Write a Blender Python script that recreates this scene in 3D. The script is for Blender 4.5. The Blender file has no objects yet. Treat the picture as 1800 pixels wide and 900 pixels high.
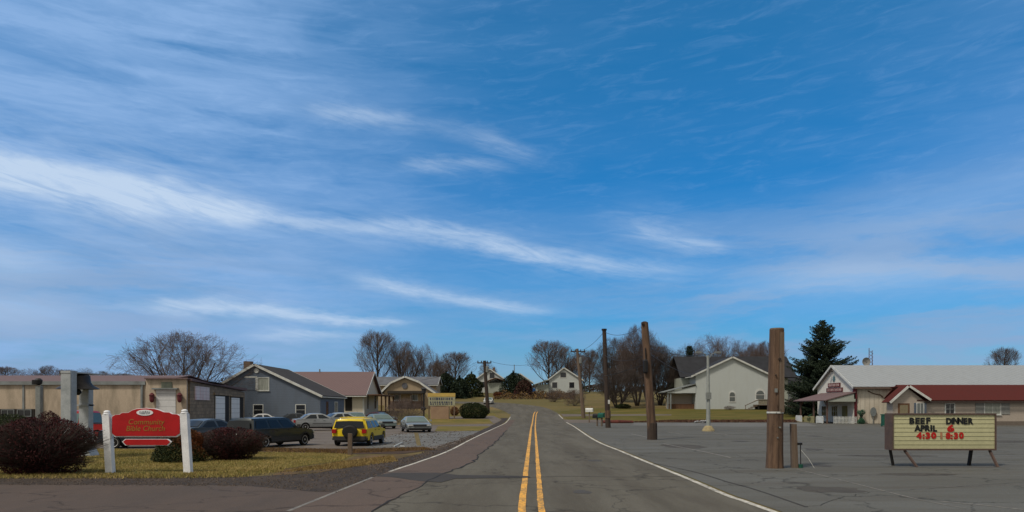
import bpy, bmesh, math, random
from mathutils import Vector, Matrix
R = math.radians
sc = bpy.context.scene
COL = sc.collection
F = 1300.0; CH = 2.2; HY = 715.0; CXP = 900.0
random.seed(7)

# ------------------------------------------------------------ terrain profile
PROF = [(-200, 0), (95, 0), (100, .05), (108, .28), (116, .62), (125, 1.08), (140, 1.85), (160, 2.9), (172, 3.5), (180, 4.0),
        (200, 5.5), (215, 6.3), (235, 7.0), (255, 7.4), (300, 7.6), (4000, 7.6)]
def tz(Y):
    for (a, za), (b, zb) in zip(PROF, PROF[1:]):
        if a <= Y <= b: return za + (zb - za) * (Y - a) / (b - a)
    return 0.0
def gp(px, py):
    """ground point seen in direction (px,py) of the survey photo"""
    t = (HY - py) / F
    Y = 5.0
    if py > HY + 1 and F * CH / (py - HY) <= 95:
        Y = F * CH / (py - HY)
    else:
        Y = 90.0
        while Y < 320 and CH + t * Y > tz(Y): Y += .25
    return ((px - CXP) / F * Y, Y)
def gx(px, Y): return (px - CXP) / F * Y
def gz(py, Y): return CH + (HY - py) / F * Y

# ------------------------------------------------------------ materials
def newmat(name):
    m = bpy.data.materials.new(name); m.use_nodes = True
    nt = m.node_tree; b = nt.nodes['Principled BSDF']
    return m, nt, b
def mixc(nt, fac, a, b, mode='MIX'):
    n = nt.nodes.new('ShaderNodeMix'); n.data_type = 'RGBA'; n.blend_type = mode
    for s, v in ((0, fac), (6, a), (7, b)):
        if hasattr(v, 'is_linked') or hasattr(v, 'links'): nt.links.new(v, n.inputs[s])
        else: n.inputs[s].default_value = (*v, 1) if isinstance(v, tuple) and len(v) == 3 else v
    return n.outputs[2]
def ramp(nt, src, stops):
    r = nt.nodes.new('ShaderNodeValToRGB'); e = r.color_ramp.elements
    while len(e) < len(stops): e.new(.5)
    for i, (p, c) in enumerate(stops):
        e[i].position = p; e[i].color = (*c, 1) if isinstance(c, tuple) else (c, c, c, 1)
    nt.links.new(src, r.inputs[0]); return r.outputs[0]
def noise(nt, scale, detail=4, rough=.55, stretch=None, coord='Object', dist=0):
    tc = nt.nodes.new('ShaderNodeTexCoord'); o = tc.outputs[coord]
    if stretch:
        mp = nt.nodes.new('ShaderNodeMapping'); mp.inputs['Scale'].default_value = stretch
        nt.links.new(o, mp.inputs[0]); o = mp.outputs[0]
    n = nt.nodes.new('ShaderNodeTexNoise'); n.inputs['Scale'].default_value = scale
    n.inputs['Detail'].default_value = detail; n.inputs['Roughness'].default_value = rough
    n.inputs['Distortion'].default_value = dist
    nt.links.new(o, n.inputs['Vector']); return n.outputs['Fac']
def bump(nt, b, src, strength=.3, dist=.02):
    n = nt.nodes.new('ShaderNodeBump'); n.inputs['Strength'].default_value = strength
    n.inputs['Distance'].default_value = dist
    nt.links.new(src, n.inputs['Height']); nt.links.new(n.outputs[0], b.inputs['Normal'])
def mat(name, c, rough=.75, c2=None, scale=3., var=.25, metal=0., stretch=None, bmp=.15, fine=25., spec=.3, coat=0.):
    m, nt, b = newmat(name)
    if c2 is None: c2 = tuple(v * (1 - var) for v in c)
    n1 = noise(nt, scale, 5, .6, stretch)
    col = mixc(nt, ramp(nt, n1, [(.32, 0.), (.68, 1.)]), c, c2)
    n2 = noise(nt, fine, 3, .6, stretch)
    col = mixc(nt, ramp(nt, n2, [(.3, .84), (.7, 1.08)]), (0., 0., 0.), col) if False else mixc(nt, 1.0, col, ramp(nt, n2, [(.25, .86), (.75, 1.1)]), 'MULTIPLY')
    nt.links.new(col, b.inputs['Base Color'])
    b.inputs['Roughness'].default_value = rough; b.inputs['Metallic'].default_value = metal
    b.inputs['Specular IOR Level'].default_value = spec
    if coat: b.inputs['Coat Weight'].default_value = coat; b.inputs['Coat Roughness'].default_value = .08
    if bmp: bump(nt, b, n2, bmp)
    return m
def siding(name, c, pitch=.18, axis='Z', dirt=(.3, .27, .22), amt=.35, rough=.65):
    """horizontal lap siding or vertical metal panels with weathering"""
    m, nt, b = newmat(name)
    tc = nt.nodes.new('ShaderNodeTexCoord'); sp = nt.nodes.new('ShaderNodeSeparateXYZ')
    nt.links.new(tc.outputs['Object'], sp.inputs[0])
    if axis == 'Z': v = sp.outputs['Z']
    else:
        ad = nt.nodes.new('ShaderNodeMath'); ad.operation = 'ADD'
        nt.links.new(sp.outputs['X'], ad.inputs[0]); nt.links.new(sp.outputs['Y'], ad.inputs[1]); v = ad.outputs[0]
    d = nt.nodes.new('ShaderNodeMath'); d.operation = 'DIVIDE'; d.inputs[1].default_value = pitch; nt.links.new(v, d.inputs[0])
    f = nt.nodes.new('ShaderNodeMath'); f.operation = 'FRACT'; nt.links.new(d.outputs[0], f.inputs[0])
    line = ramp(nt, f.outputs[0], [(.0, .62), (.14, 1.), (.9, 1.), (1., .8)])
    st = (1, 1, .25)
    n = noise(nt, 1.2, 6, .65, st)
    col = mixc(nt, ramp(nt, n, [(.45, 0.), (.8, amt)]), c, dirt)
    col = mixc(nt, 1., col, line, 'MULTIPLY')
    n2 = noise(nt, 9, 4, .6)
    col = mixc(nt, 1., col, ramp(nt, n2, [(.25, .88), (.75, 1.06)]), 'MULTIPLY')
    nt.links.new(col, b.inputs['Base Color']); b.inputs['Roughness'].default_value = rough
    b.inputs['Specular IOR Level'].default_value = .25
    bump(nt, b, f.outputs[0], .35, .02)
    return m
def stone(name, c, mortar, scale=1., w=.5, h=.25):
    m, nt, b = newmat(name)
    tc = nt.nodes.new('ShaderNodeTexCoord'); sp = nt.nodes.new('ShaderNodeSeparateXYZ'); cb = nt.nodes.new('ShaderNodeCombineXYZ')
    nt.links.new(tc.outputs['Object'], sp.inputs[0])
    ad = nt.nodes.new('ShaderNodeMath'); nt.links.new(sp.outputs['X'], ad.inputs[0]); nt.links.new(sp.outputs['Y'], ad.inputs[1])
    nt.links.new(ad.outputs[0], cb.inputs[0]); nt.links.new(sp.outputs['Z'], cb.inputs[1])
    br = nt.nodes.new('ShaderNodeTexBrick'); nt.links.new(cb.outputs[0], br.inputs['Vector'])
    br.inputs['Color1'].default_value = (*c, 1); br.inputs['Color2'].default_value = (*[v * .65 for v in c], 1)
    br.inputs['Mortar'].default_value = (*mortar, 1); br.inputs['Scale'].default_value = scale
    br.inputs['Mortar Size'].default_value = .02; br.inputs['Brick Width'].default_value = w; br.inputs['Row Height'].default_value = h
    n2 = noise(nt, 2.5, 5, .6)
    col = mixc(nt, 1., br.outputs['Color'], ramp(nt, n2, [(.25, .7), (.75, 1.15)]), 'MULTIPLY')
    nt.links.new(col, b.inputs['Base Color']); b.inputs['Roughness'].default_value = .9
    return m
def asphalt(name, c, c2, c3, patch=.25, rough=.92, st_=(1, .35, 1)):
    m, nt, b = newmat(name)
    big = noise(nt, patch, 5, .6, st_); mid = noise(nt, 1.1, 5, .65, (st_[0], st_[1] * 1.2, 1)); fine = noise(nt, 38, 3, .7)
    col = mixc(nt, ramp(nt, big, [(.36, 0.), (.62, 1.)]), c, c2)
    col = mixc(nt, ramp(nt, mid, [(.5, 0.), (.78, .7)]), col, c3)
    col = mixc(nt, 1., col, ramp(nt, fine, [(.2, .62), (.8, 1.35)]), 'MULTIPLY')
    v = nt.nodes.new('ShaderNodeTexVoronoi'); v.inputs['Scale'].default_value = .22; v.feature = 'DISTANCE_TO_EDGE'
    tc = nt.nodes.new('ShaderNodeTexCoord'); 
    wn = nt.nodes.new('ShaderNodeTexNoise'); wn.inputs['Scale'].default_value = .9; wn.inputs['Detail'].default_value = 6
    nt.links.new(tc.outputs['Object'], wn.inputs['Vector'])
    wv = nt.nodes.new('ShaderNodeVectorMath'); wv.operation = 'MULTIPLY_ADD'; wv.inputs[1].default_value = (2.6, 2.6, 0)
    nt.links.new(wn.outputs['Color'], wv.inputs[0]); nt.links.new(tc.outputs['Object'], wv.inputs[2]); nt.links.new(wv.outputs[0], v.inputs['Vector'])
    crack = ramp(nt, v.outputs['Distance'], [(.0, .45), (.006, .75), (.014, 1.)])
    col = mixc(nt, 1., col, crack, 'MULTIPLY')
    nt.links.new(col, b.inputs['Base Color']); b.inputs['Roughness'].default_value = rough
    b.inputs['Specular IOR Level'].default_value = .2
    bump(nt, b, fine, .5, .01)
    return m
def glassy(name, c, rough=.08):
    m, nt, b = newmat(name)
    n = noise(nt, 1.3, 2); col = mixc(nt, n, c, tuple(v * .5 for v in c))
    nt.links.new(col, b.inputs['Base Color']); b.inputs['Roughness'].default_value = rough
    b.inputs['Specular IOR Level'].default_value = .6
    return m
def worn(name, c, under, lo=.42, hi=.5, scale=9, stretch=(1, .5, 1)):
    m, nt, b = newmat(name)
    n = noise(nt, scale, 6, .7, stretch); big = noise(nt, .8, 3)
    s = nt.nodes.new('ShaderNodeMath'); s.operation = 'MULTIPLY_ADD'; s.inputs[1].default_value = .5
    nt.links.new(big, s.inputs[0]); nt.links.new(n, s.inputs[2])
    col = mixc(nt, ramp(nt, s.outputs[0], [(lo + .25, 1.), (hi + .25, 0.)]), c, under)
    col = mixc(nt, ramp(nt, s.outputs[0], [(.66, 0.), (.95, 1.)]), c, under)
    nt.links.new(col, b.inputs['Base Color']); b.inputs['Roughness'].default_value = .85
    return m

M = {}
M['road'] = asphalt('road_asphalt', (.080, .072, .056), (.112, .104, .084), (.066, .056, .044), .8, st_=(1, .12, 1))
M['lane'] = asphalt('brown_asphalt', (.108, .080, .066), (.094, .072, .060), (.078, .064, .054), .8, st_=(1, .2, 1))
M['side'] = asphalt('side_street_asphalt', (.090, .068, .056), (.076, .060, .051), (.055, .046, .041), .5)
M['lot'] = asphalt('lot_asphalt', (.083, .081, .070), (.108, .110, .103), (.072, .060, .050), .35, st_=(.18, 1, 1))
M['lotL'] = asphalt('left_lot_asphalt', (.115, .096, .082), (.145, .128, .112), (.08, .060, .048), .3, st_=(.35, 1, 1))
M['patch'] = asphalt('tar_patch', (.05, .046, .044), (.042, .040, .038), (.06, .052, .048), .6)
M['gravel'] = asphalt('gravel', (.056, .044, .036), (.034, .028, .025), (.085, .060, .042), 1.2)
M['grass'] = mat('grass', (.19, .14, .044), .95, (.088, .088, .022), .35, bmp=.5, fine=14, spec=.1)
M['grass_r'] = mat('grass_right', (.135, .105, .032), .95, (.062, .066, .014), .5, bmp=.5, fine=6, spec=.1, stretch=(.35, 1, 1))
M['grass2'] = mat('dry_grass', (.175, .13, .052), .95, (.10, .092, .03), .12, bmp=.5, fine=5, spec=.1, stretch=(1, .5, 1))
M['terrain'] = mat('field', (.17, .125, .055), .95, (.09, .085, .03), .06, bmp=.4, fine=2.2, spec=.1, stretch=(.5, 1, 1))
M['dirt'] = mat('dirt', (.085, .056, .038), .95, (.04, .030, .024), 1.5, bmp=.6, fine=18, spec=.1)
M['tan'] = mat('tan_ground', (.15, .095, .05), .95, (.075, .06, .03), 1.1, bmp=.6, fine=18, spec=.1)
M['pale'] = mat('pale_strip', (.16, .16, .155), .9, (.08, .08, .075), .6, bmp=.3, stretch=(.3, 1, 1))
M['yellow'] = worn('yellow_line_paint', (.74, .37, .05), (.12, .10, .06), .34, .46, 14)
M['white'] = worn('white_line_paint', (.52, .50, .44), (.12, .115, .10))
M['faint'] = worn('faded_line_paint', (.20, .19, .17), (.085, .082, .074), .3, .4)
M['crack'] = mat('tar_crack', (.018, .017, .016), .9)
# ------------------------------------------------------------ mesh builder
class MB:
    def __init__(s): s.v = []; s.f = []; s.mi = []; s.cur = 0
    def add(s, vs, fs):
        n = len(s.v); s.v += [tuple(v) for v in vs]
        for f in fs: s.f.append(tuple(i + n for i in f)); s.mi.append(s.cur)
    def box(s, a, b, bev=0):
        (x0, y0, z0), (x1, y1, z1) = a, b
        if x0 > x1: x0, x1 = x1, x0
        if y0 > y1: y0, y1 = y1, y0
        if z0 > z1: z0, z1 = z1, z0
        e = min(bev, (x1 - x0) / 3, (y1 - y0) / 3)
        if e <= 0:
            vs = [(x0, y0, z0), (x1, y0, z0), (x1, y1, z0), (x0, y1, z0), (x0, y0, z1), (x1, y0, z1), (x1, y1, z1), (x0, y1, z1)]
            s.add(vs, [(0, 3, 2, 1), (4, 5, 6, 7), (0, 1, 5, 4), (1, 2, 6, 5), (2, 3, 7, 6), (3, 0, 4, 7)])
        else:
            ring = [(x0 + e, y0), (x1 - e, y0), (x1, y0 + e), (x1, y1 - e), (x1 - e, y1), (x0 + e, y1), (x0, y1 - e), (x0, y0 + e)]
            vs = [(x, y, z0) for x, y in ring] + [(x, y, z1) for x, y in ring]
            s.add(vs, [tuple(range(7, -1, -1)), tuple(range(8, 16))] + [(i, (i + 1) % 8, (i + 1) % 8 + 8, i + 8) for i in range(8)])
    def prism(s, pts, axis, a, b):
        """extrude a 2-D outline; axis 'y': pts (x,z); 'x': pts (y,z); 'z': pts (x,y)"""
        def P(p, t): return {'y': (p[0], t, p[1]), 'x': (t, p[0], p[1]), 'z': (p[0], p[1], t)}[axis]
        n = len(pts); vs = [P(p, a) for p in pts] + [P(p, b) for p in pts]
        s.add(vs, [tuple(range(n)), tuple(range(2 * n - 1, n - 1, -1))] + [(i, i + n, (i + 1) % n + n, (i + 1) % n) for i in range(n)])
    def tube(s, pts, rads, n=8, cap=True):
        k0 = len(s.v); rings = []
        up = Vector((0.31, .22, .92)).normalized(); k = len(pts)
        pts = [Vector(p) for p in pts]
        if not isinstance(rads, (list, tuple)): rads = [rads] * k
        d0 = (pts[1] - pts[0]).normalized()
        u = d0.cross(up)
        if u.length < .1: u = d0.cross(Vector((1, 0, 0)))
        u.normalize()
        for i, p in enumerate(pts):
            d = (pts[min(i + 1, k - 1)] - pts[max(i - 1, 0)])
            if d.length > 1e-9: d.normalize()
            u = (u - d * u.dot(d));
            if u.length < 1e-6: u = Vector((1, 0, 0))
            u.normalize(); w = d.cross(u)
            for j in range(n):
                a = 2 * math.pi * j / n
                q = p + (u * math.cos(a) + w * math.sin(a)) * rads[i]
                s.v.append((q.x, q.y, q.z))
        for i in range(k - 1):
            for j in range(n):
                s.f.append((k0 + i * n + j, k0 + i * n + (j + 1) % n, k0 + (i + 1) * n + (j + 1) % n, k0 + (i + 1) * n + j)); s.mi.append(s.cur)
        if cap:
            s.f.append(tuple(k0 + j for j in range(n - 1, -1, -1))); s.mi.append(s.cur)
            s.f.append(tuple(k0 + (k - 1) * n + j for j in range(n))); s.mi.append(s.cur)
    def lathe(s, prof, c=(0, 0, 0), n=20, axis='z'):
        """prof list of (r, h)"""
        k = len(prof); vs = []
        for r, h in prof:
            for j in range(n):
                a = 2 * math.pi * j / n
                x, y = r * math.cos(a), r * math.sin(a)
                if axis == 'z': vs.append((c[0] + x, c[1] + y, c[2] + h))
                elif axis == 'x': vs.append((c[0] + h, c[1] + x, c[2] + y))
                else: vs.append((c[0] + y, c[1] + h, c[2] + x))
        fs = [(i * n + j, i * n + (j + 1) % n, (i + 1) * n + (j + 1) % n, (i + 1) * n + j) for i in range(k - 1) for j in range(n)]
        fs += [tuple(range(n - 1, -1, -1)), tuple((k - 1) * n + j for j in range(n))]
        s.add(vs, fs)
    def quad(s, a, b, c, d): s.add([a, b, c, d], [(0, 1, 2, 3)])
OFF = {}
def link(o, parent=None):
    COL.objects.link(o)
    if parent: o.parent = parent
    return o
def rootof(o):
    while o.parent: o = o.parent
    return o
SPLIT = {'fascia', 'gutter', 'downpipe', 'porch_post', 'porch_brace', 'wall_sign', 'knot', 'rail', 'trim_board', 'hanging_link', 'deck_post', 'corner_post', 'lamp_arm', 'fascia_board', 'post'}
def pieces(mb):
    par = list(range(len(mb.v)))
    def fd(i):
        while par[i] != i: par[i] = par[par[i]]; i = par[i]
        return i
    for f in mb.f:
        a = fd(f[0])
        for i in f[1:]: par[fd(i)] = a
    g = {}
    for k, f in enumerate(mb.f): g.setdefault(fd(f[0]), []).append(k)
    out = []
    for ks in g.values():
        q = MB(); mp = {}
        for k in ks:
            for i in mb.f[k]:
                if i not in mp: mp[i] = len(q.v); q.v.append(mb.v[i])
            q.f.append(tuple(mp[i] for i in mb.f[k])); q.mi.append(mb.mi[k])
        out.append(q)
    return out
def build(name, mb, m, parent=None, smooth=False, loc=None, recalc=True):
    if name in SPLIT and parent is not None:
        ps = pieces(mb)
        if len(ps) > 1:
            os_ = [build_one(name, q, m, parent, smooth, loc, recalc) for q in ps]; return os_[0]
    return build_one(name, mb, m, parent, smooth, loc, recalc)
def build_one(name, mb, m, parent=None, smooth=False, loc=None, recalc=True):
    """vertices are world coordinates unless the root is local (cars, copies)"""
    off = Vector((0, 0, 0))
    if parent is not None: off = OFF.get(rootof(parent).name, Vector((0, 0, 0)))
    elif loc is not None: off = Vector(loc)
    me = bpy.data.meshes.new(name)
    me.from_pydata([(x - off.x, y - off.y, z - off.z) for x, y, z in mb.v], [], mb.f)
    ms = m if isinstance(m, list) else [m]
    for q in ms: me.materials.append(q)
    if len(ms) > 1: me.polygons.foreach_set('material_index', mb.mi)
    if recalc and len(mb.f) < 30000:
        b = bmesh.new(); b.from_mesh(me); bmesh.ops.recalc_face_normals(b, faces=b.faces[:]); b.to_mesh(me); b.free()
    if smooth:
        me.polygons.foreach_set('use_smooth', [True] * len(me.polygons))
        if smooth != True: me.set_sharp_from_angle(angle=R(smooth))
    me.update()
    o = bpy.data.objects.new(name, me)
    if parent is None and loc is not None: o.location = loc
    return link(o, parent)
def thing(name, label, cat, loc, group=None, local=False, rz=0):
    o = bpy.data.objects.new(name, None); COL.objects.link(o)
    o.location = loc; o.rotation_euler = (0, 0, rz); o.empty_display_size = .3
    o['label'] = label; o['category'] = cat
    if group: o['group'] = group
    OFF[o.name] = Vector((0, 0, 0)) if local else Vector(loc)
    return o
def tag(o, label, cat, group=None, kind=None):
    o['label'] = label; o['category'] = cat
    if group: o['group'] = group
    if kind: o['kind'] = kind
    return o
def struct(o, label=None, kind='structure'):
    o['kind'] = kind
    if label: o['label'] = label
    return o
def dup(root, loc, rz=0, s=(1, 1, 1), label=None, group=None):
    r = root.copy(); COL.objects.link(r); r.location = loc; r.rotation_euler = (0, 0, rz); r.scale = s
    OFF[r.name] = Vector((0, 0, 0))
    if label: r['label'] = label
    if group: r['group'] = group
    for ch in list(root.children):
        c = ch.copy(); COL.objects.link(c); c.parent = r
        for g in list(ch.children):
            d = g.copy(); COL.objects.link(d); d.parent = c
    return r
def text(name, body, size, m, parent, loc, rot=(math.pi / 2, 0, 0), ext=.004, shear=0, align='CENTER', sx=1., bold=0.):
    """loc in world coordinates"""
    cu = bpy.data.curves.new(name, 'FONT'); cu.body = body; cu.size = size; cu.extrude = ext; cu.shear = shear
    cu.align_x = align; cu.align_y = 'CENTER'; cu.offset = bold; cu.resolution_u = 3
    t = bpy.data.objects.new(name, cu); COL.objects.link(t)
    bpy.context.view_layer.update()
    me = bpy.data.meshes.new_from_object(t.evaluated_get(bpy.context.evaluated_depsgraph_get()))
    bpy.data.objects.remove(t); me.materials.clear(); me.materials.append(m)
    o = bpy.data.objects.new(name, me); COL.objects.link(o); o.parent = parent
    off = OFF.get(rootof(parent).name, Vector((0, 0, 0)))
    o.location = Vector(loc) - off; o.rotation_euler = rot; o.scale = (sx, 1, 1)
    return o
# ------------------------------------------------------------ ground sheets
LEV = sorted(set([p[0] for p in PROF]))
def sheet(name, poly, dz, m, label=None, wob=0):
    """drape a polygon (world X,Y) over the terrain profile"""
    poly = list(poly)
    if wob:
        q = []
        for (a, b) in zip(poly, poly[1:] + poly[:1]):
            L = math.hypot(b[0] - a[0], b[1] - a[1]); n = max(1, min(60, int(L / .5)))
            for i in range(n):
                t = i / n; w = wob if i else 0
                q.append((a[0] + (b[0] - a[0]) * t + random.uniform(-w, w), a[1] + (b[1] - a[1]) * t + random.uniform(-w, w)))
        poly = q
    ys = [p[1] for p in poly]; lo, hi = min(ys), max(ys)
    lev = sorted(set(ys) | {y for y in LEV if lo < y < hi})
    mb = MB(); E = list(zip(poly, poly[1:] + poly[:1]))
    def xat(e, y):
        (x0, y0), (x1, y1) = e
        return x0 + (x1 - x0) * (y - y0) / (y1 - y0)
    for a, b in zip(lev, lev[1:]):
        if b - a < 1e-7: continue
        mid = (a + b) / 2
        act = [e for e in E if (e[0][1] - mid) * (e[1][1] - mid) < 0]
        act.sort(key=lambda e: xat(e, mid))
        for l, r in zip(act[::2], act[1::2]):
            z0, z1 = tz(a) + dz, tz(b) + dz
            mb.add([(xat(l, a), a, z0), (xat(r, a), a, z0), (xat(r, b), b, z1), (xat(l, b), b, z1)], [(0, 1, 2, 3)])
    o = build(name, mb, m, recalc=False); struct(o, label); return o
def ribbon(name, pts, w, dz, m, label=None):
    """line marking along world points, widths w (number or list)"""
    n = len(pts); L = []; Rr = []
    for i, (x, y) in enumerate(pts):
        a = pts[max(i - 1, 0)]; b = pts[min(i + 1, n - 1)]
        d = Vector((b[0] - a[0], b[1] - a[1])).normalized(); ww = w[i] if isinstance(w, list) else w
        L.append((x - d.y * ww / 2, y + d.x * ww / 2)); Rr.append((x + d.y * ww / 2, y - d.x * ww / 2))
    mb = MB()
    for i in range(n - 1):
        q = [L[i], Rr[i], Rr[i + 1], L[i + 1]]
        mb.add([(x, y, tz(y) + dz) for x, y in q], [(0, 1, 2, 3)])
    o = build(name, mb, m, recalc=False); struct(o, label); return o
def dens(pts, step=1.):
    """densify + smooth a polyline (Catmull-Rom)"""
    out = []; n = len(pts)
    for i in range(n - 1):
        p0 = pts[max(i - 1, 0)]; p1 = pts[i]; p2 = pts[i + 1]; p3 = pts[min(i + 2, n - 1)]
        k = max(1, int(math.hypot(p2[0] - p1[0], p2[1] - p1[1]) / step))
        for j in range(k):
            t = j / k
            out.append(tuple(.5 * (2 * p1[q] + (p2[q] - p0[q]) * t + (2 * p0[q] - 5 * p1[q] + 4 * p2[q] - p3[q]) * t * t + (3 * p1[q] - p0[q] - 3 * p2[q] + p3[q]) * t ** 3) for q in (0, 1)))
    out.append(tuple(pts[-1])); return out
# terrain
mb = MB(); ys = [-120, -40, 0, 20, 40, 60, 80] + [y for y in LEV if y > 80]
xs = [-2500, -600, -200, -80, -40, 0, 40, 80, 200, 600, 2500]
for y in ys:
    for x in xs: mb.v.append((x, y, tz(y)))
for i in range(len(ys) - 1):
    for j in range(len(xs) - 1):
        n = len(xs); mb.f.append((i * n + j, i * n + j + 1, (i + 1) * n + j + 1, (i + 1) * n + j)); mb.mi.append(0)
struct(build('ground', mb, M['terrain'], recalc=False), 'dry winter grass field rising behind the houses')

LE = [(-5.6, -30), (-5.1, 5), gp(506, 900), gp(600, 862), gp(681, 830), gp(735, 812), gp(789, 791.7), gp(840, 766), gp(896, 733.5), gp(893, 727), gp(880, 720.5), gp(862, 715), gp(835, 711), gp(790, 708.5)]
RE = [(5.4, -30), (5.5, 5), gp(1364, 900), gp(1289, 874), gp(1222, 845.6), gp(1156, 819), gp(1096, 794.4), gp(1044, 772), gp(1005, 747), gp(985, 731), gp(972, 722), gp(955, 716), gp(925, 711.5), gp(880, 708), gp(820, 706.3), gp(780, 705.6)]
LEd, REd = dens(LE), dens(RE)
sheet('main_road', LEd + REd[::-1], .012, M['road'], 'cracked grey two lane asphalt road')
# brown repaved strip of the left lane
SE = [(-3.2, 2), gp(660, 900), gp(690, 882), gp(745, 852), gp(752, 845), gp(800, 826), gp(832, 812), gp(845, 798), gp(868, 780), gp(880, 768), gp(895, 752), gp(905, 738)]
SEd = [(x + (random.uniform(-.06, .06) if y > 12 else 0), y) for x, y in dens(SE, .6)]
Lb = [p for p in LEd if 2 < p[1] < SEd[-1][1] - 1]
sheet('brown_lane', [(x + .02, y) for x, y in Lb] + SEd[::-1], .018, M['lane'], 'brownish repaved strip of the left lane')
ribbon('road_crack', [(x + random.uniform(-.05, .05), y) for x, y in SEd if y < 70], [random.uniform(.02, .09) * max(.5, min(1.3, y / 25)) for x, y in SEd if y < 70], .024, M['crack'])
# tar band across the road
sheet('tar_patch', [gp(690, 832), gp(770, 832), gp(805, 836), gp(930, 838), gp(932, 841), gp(800, 842), gp(775, 849), gp(740, 847), gp(690, 840), gp(655, 838)], .022, M['patch'], wob=.04)
ribbon('road_crack', [(x, y + random.uniform(-.03, .03)) for x, y in dens([gp(930, 840), gp(1010, 838), gp(1090, 839.5), gp(1200, 838)], .4)], .05, .022, M['patch'])
# side street at lower left, gravel verge, parking lots
sheet('side_street', [(-90, 20.9), (-90, -30), (-5.7, -30), (-5.2, 5)] + [p for p in LEd if 5 < p[1] < 19.6] + [gp(560, 862), gp(430, 853), gp(200, 852)], .006, M['side'], 'worn brownish side street joining the main road')
sheet('gravel_verge', [gp(-60, 852), gp(200, 852.5), gp(430, 853.5), gp(540, 864), gp(590, 866), gp(681, 831), gp(700, 815), gp(640, 818), gp(560, 832), gp(440, 838), gp(300, 839), gp(-60, 839)], .009, M['gravel'], 'dark loose gravel verge along the side street', wob=.06)
sheet('parking_lot', [(-70, 37.0), gp(640, 790), gp(762, 790), gp(800, 780), gp(850, 757), gp(868, 745), (-8, 90), (-70, 90)], .006, M['lotL'], 'worn left parking lot in front of the shops')
sheet('pale_asphalt', [gp(640, 788), gp(690, 764), gp(770, 760), gp(846, 757), gp(800, 776), gp(755, 786), gp(700, 789)], .010, M['pale'], 'pale sandy patch by the lot entrance', wob=.08)
sheet('shoulder', [gp(681, 830.5), gp(789, 792.2), gp(840, 766.5), gp(893, 735), gp(880, 735), gp(845, 757), gp(800, 780), gp(735, 799), gp(660, 816), gp(600, 830)], .0105, M['gravel'], 'gravel shoulder of the road', wob=.05)
sheet('parking_lot', [(x + .12, y) for x, y in REd if y < 104] + [gp(1060, 742.5), (120, 104.5), (120, -30)], .008, M['lot'], 'large empty grey asphalt lot right of the road')
sheet('pale_asphalt', [gp(1115, 743.5), gp(1420, 743.5), gp(1440, 749), gp(1300, 750), gp(1110, 748)], .012, M['pale'], 'pale dusty strip along the far edge of the lot', wob=.3)
# lawns
LAWN = [gp(-60, 838), gp(300, 838.5), gp(430, 836), gp(500, 824), gp(600, 810), gp(622, 800), gp(590, 797), gp(430, 794), gp(350, 791), gp(150, 789), gp(-60, 789)]
sheet('lawn', LAWN, .012, M['grass'], 'yellowing lawn around the red sign', wob=.08)
sheet('dry_ground', [gp(500, 825), gp(600, 812), gp(630, 801), gp(700, 800), gp(735, 799), gp(640, 818), gp(560, 831), gp(480, 836)], .014, M['tan'], 'bare tan ground between lawn and road', wob=.1)
sheet('dirt_strip', [gp(440, 795), gp(600, 798), gp(700, 799), gp(765, 791), gp(740, 786), gp(640, 789), gp(520, 789), gp(430, 790)], .014, M['dirt'], 'strip of dead leaves and soil edging the left lot', wob=.1)
sheet('lawn', [gp(765, 758), gp(842, 757.5), gp(862, 749.5), gp(770, 749.5)], .012, M['grass'], 'narrow grass strip beyond the left lot', wob=.1)
sheet('lawn', [gp(740, 744), gp(872, 744), gp(882, 737.5), gp(868, 726), gp(745, 727)], .012, M['grass'], 'lawn below the dark round bush', wob=.1)
sheet('driveway', [gp(868, 745), gp(882, 738), gp(868, 731), gp(760, 733), gp(760, 736.5), gp(860, 737)], .016, M['lotL'], 'driveway behind the dark bush', wob=.05)
sheet('lawn', [gp(1000, 740.5), gp(1110, 741), gp(1440, 741), gp(1440, 719), gp(1020, 719), gp(985, 724), gp(992, 733)], .012, M['grass_r'], 'long lawn in front of the white house', wob=.1)
sheet('driveway', [gp(990, 732.5), gp(1040, 731.5), gp(1180, 730.5), gp(1180, 728.5), gp(1040, 728.5), gp(986, 728)], .018, M['lotL'], 'gravel drive crossing the far lawn', wob=.05)
sheet('driveway', [gp(993, 742), gp(1000, 744), gp(1062, 743), gp(1062, 738), gp(990, 738)], .02, M['lotL'], 'apron where the lot meets the road', wob=.05)
sheet('dirt_strip', [gp(1110, 742.8), gp(1400, 742.8), gp(1400, 738.8), gp(1180, 739.3), gp(1110, 741.2)], .022, M['dirt'], 'strip of dead leaves along the lot edge', wob=.3)
# markings
ribbon('road_marking', LEd[:0] + [p for p in dens([gp(506, 900), gp(600, 862), gp(655, 840)], .5)], .10, .020, M['faint'], 'worn white edge line')
ribbon('road_marking', [(x + .1, y) for x, y in LEd if y < 15.3], .12, .020, M['white'], 'white edge line')
ribbon('road_marking', [(x + .08, y) for x, y in LEd if 24.6 < y and x > -6 and y < 118], .13, .024, M['white'], 'white edge line left of the road')
ribbon('road_marking', [(x - .08, y) for x, y in REd if y < 104], .16, .020, M['white'], 'white edge line right of the road')
ribbon('road_marking', [(x - .08, y) for x, y in REd if 110 < y < 122], .16, .020, M['white'], 'white edge line dash')
CEN = [(.15, -30), (.3, 5), gp(935, 900), gp(935, 850), gp(935.5, 816.6), gp(936.5, 780), gp(937.5, 750), gp(940, 731), gp(943, 724)]
Cd = dens(CEN, .5)
def lw(y): return .185 if y < 40 else .17
ribbon('road_marking', [(x - .21 + .004 * math.sin(y * 3), y) for x, y in Cd], .165, .020, M['yellow'], 'left yellow centre line')
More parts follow.
